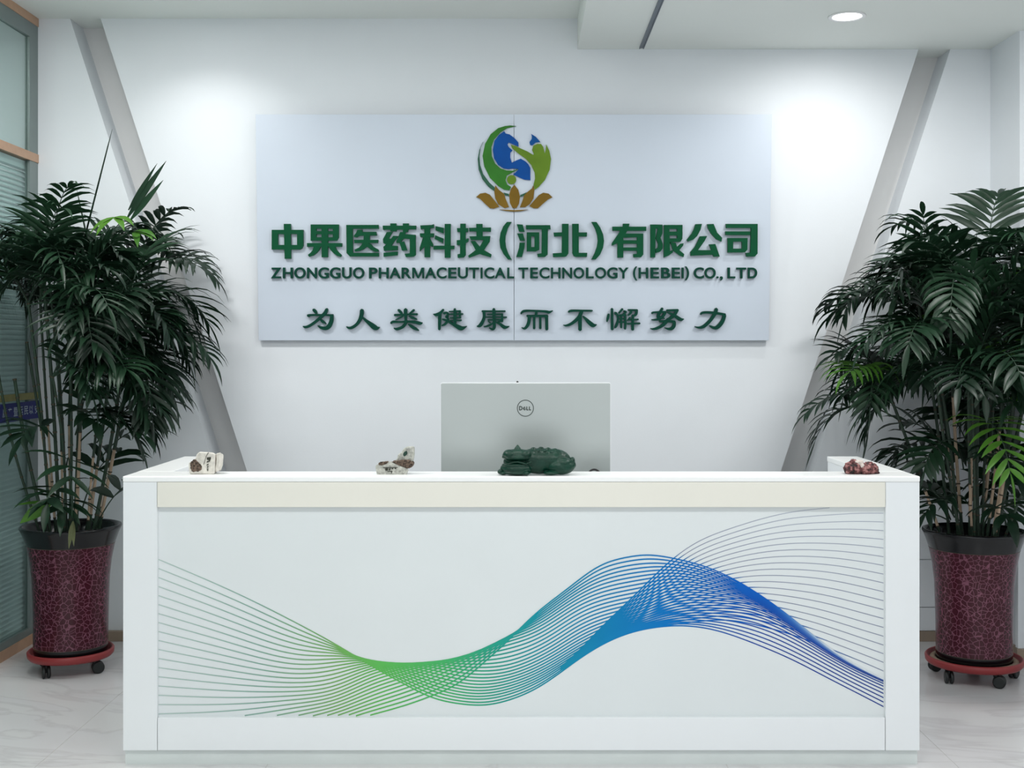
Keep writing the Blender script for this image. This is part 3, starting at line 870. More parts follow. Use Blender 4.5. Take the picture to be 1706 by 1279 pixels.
# emblem
EM = {}
for k_, c in (('blue', (0, 74, 150)), ('blue2', (0, 76, 142)), ('olive', (98, 130, 36)), ('leafgreen', (52, 116, 40)), ('deep', (48, 92, 72)), ('brown', (122, 94, 28))):
    EM[k_] = mat('emblem_' + k_, c, 0.5, spec=0.15, noise=0.12, nscale=12)
emblem = [
    ('blue', [(480, 150), (500, 182), (550, 192), (620, 245), (668, 300), (672, 355), (600, 325), (540, 300), (522, 325), (540, 360), (590, 405), (562, 435), (560, 500), (582, 568), (640, 540), (700, 515), (760, 550), (800, 590), (828, 640), (828, 800), (750, 795), (680, 765), (600, 725), (640, 690), (672, 655), (600, 645), (540, 655), (470, 645), (400, 600), (345, 510), (328, 400), (350, 280), (410, 200)]),
    ('blue2', [(840, 187), (900, 225), (960, 292), (900, 300), (850, 340), (825, 330), (816, 295), (845, 255), (848, 220)]),
    ('olive', [(565, 330), (640, 352), (700, 380), (790, 420), (865, 465), (875, 455), (850, 400), (865, 345), (920, 318), (970, 320), (1000, 360), (1010, 410), (1020, 445), (1032, 400), (1038, 325), (1080, 410), (1103, 520), (1085, 660), (1020, 800), (940, 890), (885, 930), (870, 860), (890, 780), (885, 700), (840, 600), (770, 520), (660, 440), (590, 380)]),
    ('leafgreen', [(640, 82), (560, 74), (490, 82), (400, 110), (300, 190), (225, 320), (192, 480), (215, 620), (290, 770), (400, 880), (480, 930), (550, 935), (570, 890), (520, 860), (498, 800), (515, 740), (580, 705), (665, 655), (600, 675), (510, 672), (430, 645), (360, 580), (315, 480), (310, 360), (345, 260), (430, 165), (520, 110)]),
    ('deep', [(198, 290), (150, 400), (128, 520), (140, 660), (190, 790), (270, 890), (345, 945), (355, 900), (280, 830), (200, 720), (160, 600), (150, 480), (165, 370)]),
    ('olive', [(578 + 62 * math.cos(a * math.pi / 10), 795 + 62 * math.sin(a * math.pi / 10)) for a in range(20)]),
    ('brown', [(108, 1025), (160, 980), (230, 968), (290, 995), (350, 1070), (415, 1155), (340, 1180), (290, 1175), (220, 1110), (160, 1050)]),
    ('brown', [(362, 872), (410, 930), (480, 985), (500, 1050), (545, 1160), (480, 1172), (400, 1120), (360, 1040), (348, 950)]),
    ('brown', [(615, 862), (668, 930), (690, 1020), (678, 1110), (645, 1172), (590, 1172), (555, 1100), (545, 1000), (568, 920)]),
    ('brown', [(865, 868), (882, 930), (870, 1040), (820, 1120), (760, 1160), (688, 1162), (720, 1080), (745, 1000), (800, 950), (850, 910)]),
    ('brown', [(1122, 1028), (1070, 980), (1000, 968), (940, 1000), (880, 1070), (815, 1145), (870, 1175), (930, 1175), (990, 1120), (1060, 1060)]),
    ('brown', [(415, 1190), (500, 1195), (620, 1200), (800, 1192), (700, 1214), (600, 1219), (500, 1210)]),
    ('deep', [(470, 965), (540, 985), (545, 1015), (490, 1000)]), ('deep', [(692, 1000), (780, 962), (742, 1008), (692, 1025)]),
]
for mk, pl in emblem:
    raised([pl], 780, 200, 7.994, EM[mk], name='emblem_piece', thick=0.009)

# ------------------------------------------------------------------ computer on the inner worktop
MD = 4.72
def mx3(px, py, D=MD): return pt(px, py, D)


mon = empty('computer_monitor', (0.02, MD + 0.08, 0.75), 'silver desktop monitor seen from behind above the counter', 'monitor')
a, b_ = mx3(733.5, 637), mx3(1018, 800)
zb_ = 0.915


def rrect(x0, x1, z0, z1, r, n=5):
    out = []
    for cx0, cz0, a0 in ((x1 - r, z1 - r, 0), (x0 + r, z1 - r, 90), (x0 + r, z0 + r, 180), (x1 - r, z0 + r, 270)):
        for k in range(n + 1):
            t = math.radians(a0 + 90 * k / n)
            out.append((cx0 + r * math.cos(t), cz0 + r * math.sin(t)))
    return out


bm = bmesh.new()
add_prism(bm, [Vector((x, MD, z)) for x, z in rrect(a.x + .0035, b_.x - .0035, zb_ + .0035, a.z - .0035, 0.005)], Vector((0, 0.012, 0)))
link('back_cover', bm_mesh('back_cover', bm), M['silver'], mon, bevel=0.001)
bm = bmesh.new()
add_prism(bm, [Vector((x, MD + 0.004, z)) for x, z in rrect(a.x, b_.x, zb_, a.z, 0.008)], Vector((0, 0.016, 0)))
link('rim', bm_mesh('rim', bm), M['silver_edge'], mon, bevel=0.001)
box('screen', a.x + .01, b_.x - .01, MD + 0.0205, MD + 0.0225, zb_ + .02, a.z - .01, M['black'], mon)
box('stand_neck', 0.0 - 0.03, 0.07, MD - 0.012, MD - 0.0005, 0.765, 1.0, M['silver_edge'], mon, bevel=0.003)
box('stand_base', -0.10, 0.14, MD - 0.10, MD + 0.12, 0.7505, 0.765, M['silver_edge'], mon, bevel=0.004)
p = mx3(862, 634.5)
bm = bmesh.new(); bmesh.ops.create_icosphere(bm, subdivisions=2, radius=0.0045, matrix=Matrix.Translation((p.x, MD + 0.01, a.z + 0.0015)))
link('webcam_bump', bm_mesh('webcam_bump', bm), M['black'], mon, smooth=True)
c = mx3(875.3, 679.8)
bm = bmesh.new()
ro, ri, seg = 0.0332, 0.0300, 56
ring = []
for k in range(seg):
    t = 2 * math.pi * k / seg
    ring.append([bm.verts.new((c.x + r_ * math.cos(t), y_, c.z + r_ * math.sin(t))) for r_, y_ in ((ro, MD - 0.0015), (ri, MD - 0.0015), (ri, MD + 0.0002), (ro, MD + 0.0002))])
for k in range(seg):
    A_, B_ = ring[k], ring[(k + 1) % seg]
    for q in range(4): bm.faces.new((A_[q], B_[q], B_[(q + 1) % 4], A_[(q + 1) % 4]))
link('badge_ring', bm_mesh('badge_ring', bm), M['logo_grey'], mon)


def badge(poly, y=MD - 0.0012):
    bm = bmesh.new()
    for i, pl in enumerate(poly):
        add_prism(bm, [Vector((c.x + u * 0.0021, y - i * 0.00005, c.z - v * 0.0021)) for u, v in pl], Vector((0, 0.0014, 0)))
    link('badge_letter', bm_mesh('badge_letter', bm), M['logo_grey'], mon)


def bar(x0, y0, x1, y1, w):
    d = Vector((x1 - x0, y1 - y0)).normalized(); nrm = Vector((-d.y, d.x)) * w / 2
    return [(x0 + nrm.x, y0 + nrm.y), (x1 + nrm.x, y1 + nrm.y), (x1 - nrm.x, y1 - nrm.y), (x0 - nrm.x, y0 - nrm.y)]


W_ = 1.9
badge([bar(-11, -3.2, -11, 3.2, W_), bar(-11.7, -3.2, -8.4, -3.2, W_), bar(-11.7, 3.2, -8.4, 3.2, W_), bar(-8.6, -3.3, -6.0, -1.3, W_), bar(-6.4, -1.6, -6.4, 1.6, W_), bar(-6.0, 1.3, -8.6, 3.3, W_)])
badge([bar(-4.4, 0.6, -0.6, -2.6, W_), bar(-4.2, 0.2, -1.2, 3.8, W_), bar(-3.0, 2.2, 0.4, -0.6, 1.2), bar(-1.6, 3.8, 1.2, 1.4, 1.2)])
badge([bar(2.6, -3.2, 2.6, 3.2, W_), bar(2.0, 3.2, 5.6, 3.2, W_)])
badge([bar(7.4, -3.2, 7.4, 3.2, W_), bar(6.8, 3.2, 10.6, 3.2, W_)])

cab = empty('power_cable', (0.27, 4.60, 0.75), 'black cable arching up behind the counter right of the green figurine', 'cable')
bm = bmesh.new()
pts = []
for k in range(19):
    t = math.pi * k / 18
    pts.append((0.285 - 0.035 * math.cos(t), 4.60, 0.93 + 0.058 * math.sin(t)))
pts = [(0.25, 4.60, 0.7545)] + pts + [(0.32, 4.60, 0.7545)]
add_tube(bm, pts, 0.004, 8)
link('cable_loop', bm_mesh('cable_loop', bm), M['black'], cab)

# ------------------------------------------------------------------ things standing on the counter
CD = 4.262
SC = CD / F
def noise_bump(o, strength, size, tex='CLOUDS'):
    t = bpy.data.textures.new(o.name + '_relief', 'CLOUDS'); t.noise_scale = size; t.noise_depth = 3
    d = o.modifiers.new('relief', 'DISPLACE'); d.texture = t; d.strength = strength; d.mid_level = 0.5
    return o


def solid_from_outline(name, pts, y0, y1, m, parent, bevel=0.004, voxel=0.0022, rough=0.003, size=0.012, taper=0.85):
    """stone cut to an outline: prism, voxel remeshed, roughened"""
    bm = bmesh.new()
    cz = sum(p.z for p in pts) / len(pts); cx0 = sum(p.x for p in pts) / len(pts)
    a = [bm.verts.new(Vector((p.x, y0, p.z))) for p in pts]
    b2 = [bm.verts.new(Vector((cx0 + (p.x - cx0) * taper, y1, ZT + 0.0005 + (p.z - ZT) * taper))) for p in pts]
    bm.faces.new(a); bm.faces.new(list(reversed(b2)))
    for i in range(len(a)):
        j = (i + 1) % len(a); bm.faces.new((a[i], b2[i], b2[j], a[j]))
    o = link(name, bm_mesh(name, bm), m, parent)
    bv = o.modifiers.new('bevel', 'BEVEL'); bv.width = bevel; bv.segments = 2
    rm = o.modifiers.new('remesh', 'REMESH'); rm.mode = 'VOXEL'; rm.voxel_size = voxel; rm.use_smooth_shade = True
    noise_bump(o, rough, size)
    return o


M['stone_white'] = mat('stone_white', (212, 207, 198), 0.85, noise=0.16, nscale=60, bump=0.35, bscale=160)
M['stone_grey'] = mat('stone_grey', (176, 176, 168), 0.85, noise=0.35, nscale=110, bump=0.4, bscale=160)
M['stone_brown'] = mat('stone_brown', (100, 84, 72), 0.9, noise=0.95, nscale=170, bump=0.9, bscale=220)
M['ink'] = mat('engraved_ink', (52, 54, 44), 0.8, noise=0.2, nscale=200)
M['ink_green'] = mat('engraved_green', (34, 62, 52), 0.8, noise=0.2, nscale=200)

# 1: white stone block with a rough brown patch and a column of engraved marks
o0, ok = (300, 740), 21.31
def s1(u, v, D=CD): return pt(o0[0] + u / ok, o0[1] + v / ok, D)


st = empty('carved_stone', tuple(s1(880, 1045).xz[i] if i != 1 else 0 for i in (0,)) + (CD, ZT) if False else (s1(880, 1045).x, CD, ZT),
           'white stone block with a rough brown patch and a column of dark engraved marks', 'ornament')
solid_from_outline('stone_body', [s1(*p) for p in ((345, 640), (420, 600), (600, 480), (640, 330), (740, 240), (1010, 250), (1180, 265), (1300, 310), (1290, 700), (1275, 1046), (395, 1046), (360, 850))],
                   CD - 0.022, CD + 0.045, M['stone_white'], st, rough=0.0022)
solid_from_outline('stone_flake', [s1(*p) for p in ((1300, 310), (1400, 290), (1462, 262), (1470, 420), (1440, 720), (1360, 970), (1275, 965), (1262, 800), (1310, 560))],
                   CD - 0.012, CD + 0.04, M['stone_white'], st, rough=0.002)
solid_from_outline('rough_patch', [s1(*p) for p in ((410, 620), (590, 480), (690, 590), (835, 720), (830, 880), (700, 945), (470, 945), (425, 800))],
                   CD - 0.0265, CD - 0.012, M['stone_brown'], st, rough=0.006, size=0.004, taper=0.95)['label'] = 'rough brown crystalline patch'
bm = bmesh.new()
add_tube(bm, [s1(u, v, CD - 0.0232) for u, v in ((1015, 285), (940, 400), (885, 560), (840, 720))], 0.0009, 6)
link('crack', bm_mesh('crack', bm), M['ink'], st)


def marks(polys, f, y, m, parent, name='engraved_mark', th=0.0012):
    for pl in polys:
        bm = bmesh.new()
        add_prism(bm, [Vector((f(*p).x, y, f(*p).z)) for p in pl], Vector((0, th, 0)))
        link(name, bm_mesh(name, bm), m, parent)


marks([[(1010, 440), (1160, 430), (1150, 500), (1110, 600), (1070, 590), (1090, 540), (1015, 520)], [(1005, 600), (1060, 560), (1075, 610), (1010, 620)], [(1000, 710), (1060, 665), (1075, 710), (1010, 730)],
       [(1020, 770), (1075, 745), (1060, 800), (1020, 800)], [(1010, 840), (1070, 835), (1065, 870), (1015, 870)], [(1020, 885), (1070, 885), (1050, 925), (1025, 920)]], s1, CD - 0.0244, M['ink'], st)

# 2: grey stone, flat slab with an upright piece and brown rim
o2, ok2 = (615, 735), 18.956
def s2(u, v, D=CD): return pt(o2[0] + u / ok2, o2[1] + v / ok2, D)


st = empty('carved_stone', (s2(740, 1040).x, CD, ZT), 'grey stone of a low engraved slab and an upright piece with a dark green mark', 'ornament')
solid_from_outline('stone_slab', [s2(*p) for p in ((225, 750), (330, 660), (600, 610), (760, 620), (1000, 740), (1260, 850), (1270, 900), (1190, 1036), (260, 1036), (235, 900))], CD - 0.024, CD + 0.04, M['stone_grey'], st, rough=0.0022)
solid_from_outline('stone_upright', [s2(*p) for p in ((830, 600), (905, 500), (920, 400), (1020, 340), (1090, 220), (1200, 160), (1425, 155), (1430, 400), (1400, 620), (1200, 640), (900, 660))], CD - 0.016, CD + 0.03, M['stone_grey'], st, rough=0.0022, taper=0.97)
solid_from_outline('stone_rim', [s2(*p) for p in ((720, 630), (900, 590), (1100, 560), (1300, 570), (1400, 640), (1420, 700), (1390, 780), (1310, 820), (1250, 830), (1100, 790), (900, 720))], CD - 0.027, CD + 0.03, M['stone_brown'], st, rough=0.005, size=0.005, taper=0.97)['label'] = 'rough brown band between slab and upright'
solid_from_outline('stone_rim', [s2(*p) for p in ((310, 680), (360, 630), (650, 605), (640, 640), (560, 700), (430, 745), (330, 735))], CD - 0.026, CD - 0.008, M['stone_brown'], st, rough=0.004, size=0.005, taper=0.97)
marks([[(1090, 380), (1130, 310), (1210, 285), (1225, 370), (1190, 420), (1130, 465), (1095, 430)]], s2, CD - 0.0182, M['ink_green'], st)
marks([[(460, 795), (930, 795), (930, 812), (470, 815)], [(530, 830), (620, 820), (615, 900), (540, 905)], [(640, 830), (700, 830), (690, 890), (650, 905)], [(740, 820), (790, 820), (780, 860), (745, 860)],
       [(830, 815), (880, 815), (870, 850), (835, 850)], [(600, 920), (760, 905), (735, 990), (715, 985), (725, 930), (605, 940)]], s2, CD - 0.0262, M['ink'], st)

# 3: reddish lump of ore
o3, ok3 = (1360, 740), 8.53
def s3(u, v, D=CD): return pt(o3[0] + u / ok3, o3[1] + v / ok3, D)


m = bpy.data.materials.new('ore'); n, l = nodes_of(m); b = n['Principled BSDF']
tc = n.new('ShaderNodeTexCoord'); nz = n.new('ShaderNodeTexNoise'); nz.inputs['Scale'].default_value = 75; nz.inputs['Detail'].default_value = 6
r = n.new('ShaderNodeValToRGB'); e = r.color_ramp.elements
e[0].position = 0.38; e[0].color = (*lin((30, 20, 20)), 1); e[1].position = 0.66; e[1].color = (*lin((172, 124, 120)), 1)
x = r.color_ramp.elements.new(0.5); x.color = (*lin((102, 52, 52)), 1)
l.new(tc.outputs['Object'], nz.inputs['Vector']); l.new(nz.outputs['Fac'], r.inputs['Fac']); l.new(r.outputs['Color'], b.inputs['Base Color'])
bp = n.new('ShaderNodeBump'); bp.inputs['Strength'].default_value = 0.9; bp.inputs['Distance'].default_value = 0.004
l.new(nz.outputs['Fac'], bp.inputs['Height']); l.new(bp.outputs[0], b.inputs['Normal']); b.inputs['Roughness'].default_value = 0.7
M['ore'] = m
M['quartz'] = mat('quartz_crust', (206, 194, 186), 0.7, noise=0.25, nscale=120, bump=0.5, bscale=200)


def blob(name, balls, f, m, parent, voxel=0.0022, rough=0.004, size=0.008, smooth_it=2, unit=None, cones=()):
    bm = bmesh.new()
    for u, v, ru, rv, dy, ry in balls:
        cc = f(u, v)
        mt = Matrix.Translation((cc.x, CD + dy, cc.z)) @ Matrix.Diagonal((ru * unit, ry, rv * unit, 1))
        bmesh.ops.create_icosphere(bm, subdivisions=3, radius=1.0, matrix=mt)
    for u, v, ru, h_, dy in cones:
        cc = f(u, v)
        bmesh.ops.create_cone(bm, cap_ends=True, segments=16, radius1=ru * unit, radius2=ru * unit * 0.15, depth=h_ * unit, matrix=Matrix.Translation((cc.x, CD + dy, cc.z)))
    o = link(name, bm_mesh(name, bm), m, parent)
    rm = o.modifiers.new('remesh', 'REMESH'); rm.mode = 'VOXEL'; rm.voxel_size = voxel; rm.use_smooth_shade = True
    if smooth_it:
        s = o.modifiers.new('smooth', 'SMOOTH'); s.iterations = smooth_it; s.factor = 0.5
    if rough: noise_bump(o, rough, size)
    return o


U3 = SC / ok3
st = empty('ore_rock', (s3(640, 440).x, CD, ZT), 'small reddish brown rock with a pale crust, on the right end of the counter', 'rock')
blob('rock_body', [(470, 345, 75, 90, 0, 0.028), (560, 330, 100, 105, 0.0, 0.03), (690, 350, 130, 88, -0.004, 0.03), (800, 350, 82, 80, 0.003, 0.026), (530, 260, 50, 50, 0.004, 0.02), (750, 285, 60, 40, 0.0, 0.02), (860, 400, 45, 18, 0.006, 0.016)], s3, M['ore'], st,
     rough=0.011, size=0.006, smooth_it=1, unit=U3)
blob('pale_crust', [(600, 255, 55, 42, -0.014, 0.012), (625, 300, 40, 38, -0.019, 0.010), (560, 250, 30, 26, -0.012, 0.010)], s3, M['quartz'], st, rough=0.003, size=0.006, smooth_it=2, unit=U3)['label'] = 'whitish crust'

# 4: dark green crouching beast
o4, ok4 = (820, 730), 11.373
def s4(u, v, D=4.238): return pt(o4[0] + u / ok4, o4[1] + v / ok4, D)


CD = 4.238
U4 = CD / F / ok4
M['jade'] = mat('dark_green_glaze', (2, 50, 36), 0.36, spec=0.35, noise=0.25, nscale=14, bump=0.15, bscale=90)
st = empty('beast_figurine', (s4(850, 690).x, CD, ZT), 'dark green crouching beast figurine with a wide mouth, in front of the monitor', 'figurine')
balls = [(480, 320, 292, 122, -0.018, 0.036), (330, 300, 130, 95, -0.026, 0.03), (620, 300, 130, 90, -0.026, 0.03),           # brow and snout
         (470, 570, 292, 118, -0.020, 0.038), (460, 500, 278, 70, -0.022, 0.034), (470, 640, 280, 50, -0.02, 0.04), (470, 430, 262, 90, -0.008, 0.030), (480, 350, 300, 70, -0.022, 0.036),
         (900, 438, 520, 245, 0.004, 0.044), (1160, 420, 330, 215, 0.004, 0.044), (760, 400, 240, 200, 0.0, 0.042),           # trunk
         (1300, 535, 262, 150, -0.022, 0.03), (1330, 470, 180, 120, -0.02, 0.03), (1120, 646, 160, 38, -0.034, 0.022),         # haunch and hind paw
         (1520, 430, 50, 75, -0.004, 0.016), (1545, 510, 42, 70, -0.004, 0.014),                                               # tail
         (150, 632, 50, 50, -0.014, 0.018), (210, 660, 60, 32, -0.02, 0.018), (200, 570, 45, 60, -0.012, 0.02),                # front paw
         (640, 640, 70, 42, -0.046, 0.016), (480, 200, 60, 55, -0.018, 0.014),
         (780, 200, 45, 26, 0.0, 0.012), (925, 192, 50, 26, 0.0, 0.012), (1060, 205, 45, 26, 0.0, 0.012), (1190, 222, 45, 26, 0.0, 0.012),
         (1000, 240, 35, 22, -0.018, 0.01), (1120, 258, 35, 22, -0.02, 0.01), (880, 240, 35, 22, -0.018, 0.01)]
blob('beast_body', balls, s4, M['jade'], st, voxel=0.0018, rough=0.0012, size=0.012, smooth_it=3, unit=U4, cones=((480, 160, 70, 90, -0.018),))
st.location.z += 0.0015
bm = bmesh.new()
add_tube(bm, [Vector((s4(u, v).x, CD - yy, s4(u, v).z)) for u, v, yy in ((215, 440, .034), (280, 470, .044), (350, 455, .051), (420, 432, .054), (490, 428, .0555), (560, 445, .0545), (640, 470, .051), (720, 440, .043), (800, 430, .030))], [0.0012, .0022, .0026, .0028, .0028, .0028, .0026, .0024, .001], 8)
link('lip', bm_mesh('lip', bm), M['jade'], st)

# ------------------------------------------------------------------ planters, dollies and palms
def dolly(cx, cy, label, grit, rot, rr=0.19, nw=5):
    t = empty('plant_dolly', (cx, cy, 0), label, 'plant stand', 'rolling plant dollies')
    bm = bmesh.new()
    add_lathe(bm, [(0, 0.060), (rr - 0.03, 0.060), (rr - 0.008, 0.063), (rr, 0.072), (rr + 0.002, 0.092), (rr - 0.004, 0.098), (rr - 0.012, 0.094), (rr - 0.016, 0.074), (rr - 0.024, 0.072), (0, 0.072)], cx, cy, 64)
    link('tray', bm_mesh('tray', bm), M['red_tray'], t)
    bm = bmesh.new()
    add_lathe(bm, [(0, 0.034), (0.03, 0.034), (0.034, 0.0595), (0, 0.0595)], cx, cy, 20)
    link('hub', bm_mesh('hub', bm), M['red_tray'], t)
    if grit:
        bm = bmesh.new()
        add_lathe(bm, [(0.162, 0.0725), (rr - 0.018, 0.0725), (rr - 0.02, 0.084), (0.165, 0.088), (0.160, 0.080)], cx, cy, 64, close=True)
        o = link('grit_ring', bm_mesh('grit_ring', bm), M['grit'], t)
        o['label'] = 'pale crumbly grit lying in the tray'
    for k in range(nw):
        a = rot + k * 2 * math.pi / nw
        wx_, wy_ = cx + (rr - 0.04) * math.cos(a), cy + (rr - 0.04) * math.sin(a)
        sw = a + 0.9
        d = Vector((math.cos(sw), math.sin(sw), 0)); s = Vector((-d.y, d.x, 0))
        bm = bmesh.new()
        hub = Vector((wx_, wy_, 0.027)) + d * 0.012
        for sg in (-1, 1):
            c0 = hub + s * (0.004 * sg); c1 = hub + s * (0.018 * sg)
            add_tube(bm, [c0, c0 + s * 0.002 * sg, c1 - s * 0.003 * sg, c1], [0.024, 0.027, 0.027, 0.021], 20)
        w = link('caster_wheel', bm_mesh('caster_wheel', bm), M['rubber'], t)
        bm = bmesh.new()
        add_tube(bm, [Vector((wx_, wy_, 0.0598)), Vector((wx_, wy_, 0.052)), hub + Vector((0, 0, 0.018)), hub], [0.016, 0.014, 0.008, 0.0035], 12)
        add_tube(bm, [hub - s * 0.019, hub + s * 0.019], 0.004, 8)
        link('caster_fork', bm_mesh('caster_fork', bm), M['rubber'], t)


def planter(parent, cx, cy, sc=1.0):
    H = 0.655; z0 = 0.0735
    prof = [(0.150, z0), (0.156, z0 + 0.004), (0.160, 0.10), (0.1605, 0.15), (0.161, 0.22), (0.163, 0.32), (0.167, 0.42), (0.176, 0.50), (0.190, 0.57), (0.205, 0.615), (0.215, 0.636), (0.220, 0.646), (0.218, 0.654), (0.208, 0.655), (0.196, 0.64), (0.183, 0.60), (0.178, 0.585)]
    def cut(a, b): return [p for p in prof if a <= p[1] <= b]
    def ip(z):
        for (r0, a), (r1, b) in zip(prof[:13], prof[1:14]):
            if a <= z <= b: return r0 + (r1 - r0) * (z - a) / (b - a)
        return 0.16
    zlo, zhi = 0.118, 0.572
    body = [(ip(zlo), zlo)] + [p for p in prof[:11] if zlo < p[1] < zhi] + [(ip(zhi), zhi)]
    bm = bmesh.new(); add_lathe(bm, [(r * sc, z) for r, z in body], cx, cy, 72)
    pot = link('pot', bm_mesh('pot', bm), M['crackle'], parent)
    bm = bmesh.new(); add_lathe(bm, [(0, z0)] + [(r * sc, z) for r, z in prof if z < zlo] + [(ip(zlo) * sc, zlo)], cx, cy, 72)
    link('foot_band', bm_mesh('foot_band', bm), M['pot_black'], pot)
    bm = bmesh.new()
    k = next(i for i, p in enumerate(prof) if p[1] > zhi)
    add_lathe(bm, [(ip(zhi) * sc, zhi)] + [(r * sc, z) for r, z in prof[k:]], cx, cy, 72)
    link('rim_band', bm_mesh('rim_band', bm), M['pot_black'], pot)
    for zz in (zlo, zhi):
        bm = bmesh.new(); rr = ip(zz) * sc
        add_lathe(bm, [(rr - .0005, zz - .0016), (rr + .001, zz), (rr - .0005, zz + .0016)], cx, cy, 72, close=True)
        link('glaze_line', bm_mesh('glaze_line', bm), EM['deep'] if False else M['cane_ring'], pot)
    bm = bmesh.new(); add_lathe(bm, [(0, 0.604), (0.09, 0.600), (0.181 * sc, 0.592)], cx, cy, 40)
    link('soil', bm_mesh('soil', bm), M['soil'], parent, smooth=True)


def leaflet(bm, base, d, side_up, length, width, droop, segs=5, midx=0, clamp=None):
    """folded blade: midrib with two flanks, bending down along its length"""
    d = d.normalized()
    w = d.cross(side_up)
    w = w.normalized() if w.length > 1e-5 else d.orthogonal().normalized()
    prof = [0.25, 0.8, 1.0, 0.85, 0.5, 0.04] if segs == 5 else [0.3, 1.0, 0.75, 0.04]
    p = Vector(base); rows = []
    step = length / segs
    for k in range(segs + 1):
        up = w.cross(d).normalized()
        hw = width * 0.5 * prof[k]
        l_, c_, r_ = p + w * hw + up * hw * 0.35, p.copy(), p - w * hw + up * hw * 0.35
        if clamp:
            l_, c_, r_ = clamp(l_), clamp(c_), clamp(r_)
        rows.append([bm.verts.new(l_), bm.verts.new(c_), bm.verts.new(r_)])
        p = p + d * step
        d = (d + Vector((0, 0, -1)) * droop * (k + 1) / segs).normalized()
    for a, b in zip(rows[:-1], rows[1:]):
        for q in (0, 1):
            f = bm.faces.new((a[q], a[q + 1], b[q + 1], b[q]))
            f.smooth = True; f.material_index = midx


def frond(parent, rng, start, azim, elev, length, nl, lw, ll, droop, m, clamp=None, bend=1.0, petiole=0.3, name='frond', keep_out=None):
    bm = bmesh.new()
    d = Vector((math.cos(azim) * math.cos(elev), math.sin(azim) * math.cos(elev), math.sin(elev)))
    n = 14; pts = [Vector(start)]; dirs = [d.copy()]
    for k in range(n):
        f = (k + 1) / n
        d = (d + Vector((0, 0, -1)) * bend * 0.16 * (0.3 + f)).normalized()
        pts.append(pts[-1] + d * (length / n)); dirs.append(d.copy())
    if keep_out and any(keep_out(p) for p in pts[3:]): bm.free(); return None
    tp = [clamp(p) for p in pts] if clamp else pts
    add_tube(bm, tp, [0.0032 * (1 - 0.75 * k / n) + 0.0006 for k in range(n + 1)], 5, caps=False, midx=1)
    roll = rng.uniform(-0.35, 0.35)
    for j in range(nl):
        f = petiole + (1 - petiole) * (j + 0.5) / nl
        idx = f * n; i0 = min(n - 1, int(idx)); tt = idx - i0
        p = pts[i0].lerp(pts[i0 + 1], tt); dd = dirs[i0].lerp(dirs[i0 + 1], tt).normalized()
        side = dd.cross(Vector((0, 0, 1)))
        side = side.normalized() if side.length > 1e-4 else Vector((math.sin(azim), -math.cos(azim), 0))
        up = side.cross(dd).normalized()
        side = (side * math.cos(roll) + up * math.sin(roll)).normalized(); up = side.cross(dd).normalized()
        sz = 0.55 + 0.45 * math.sin(math.pi * min(1, 0.25 + 0.75 * (j + 0.5) / nl) ** 0.9)
        if j == nl - 1: sz *= 0.9
        fwd = 0.45 + 0.75 * (j / nl)
        for sg in (-1, 1):
            ld = (side * sg + dd * fwd * rng.uniform(0.85, 1.2) + up * rng.uniform(0.05, 0.3)).normalized()
            leaflet(bm, p, ld, up, ll * sz * rng.uniform(0.85, 1.12), lw * rng.uniform(0.85, 1.15), droop * rng.uniform(0.6, 1.4), clamp=clamp)
    # end blade
    leaflet(bm, pts[-1], dirs[-1], Vector((0, 0, 1)) if abs(dirs[-1].z) < .9 else Vector((1, 0, 0)), ll * 0.7, lw, droop, clamp=clamp)
    me = bm_mesh(name, bm, recalc=False)
    return link(name, me, [m, M['cane_green']], parent)


def cane(parent, rng, base, top, r, tan_to, clamp=None):
    bm = bmesh.new()
    n = 9; base = Vector(base); top = Vector(top)
    side = Vector((rng.uniform(-1, 1), rng.uniform(-1, 1), 0)) * 0.02
    P = [base.lerp(top, k / n) + side * math.sin(math.pi * k / n) for k in range(n + 1)]
    for k in range(n):
        a, b = P[k], P[k + 1]
        tan = (k + 0.5) / n < tan_to and k >= tan_to * n * 0.15
        mi = 1 if tan else 0
        add_tube(bm, [a, a.lerp(b, .06), a.lerp(b, .94), b], [r * 1.12, r * (0.92 if tan else 1.0), r * (0.9 if tan else 0.96), r * 1.1], 8, caps=False, midx=mi)
        add_tube(bm, [b - (b - a).normalized() * 0.003, b + (b - a).normalized() * 0.003], r * 1.2, 8, caps=False, midx=2)
    link('cane', bm_mesh('cane', bm, recalc=False), [M['cane_green'], M['cane_tan'], M['cane_ring']], parent)
    return P


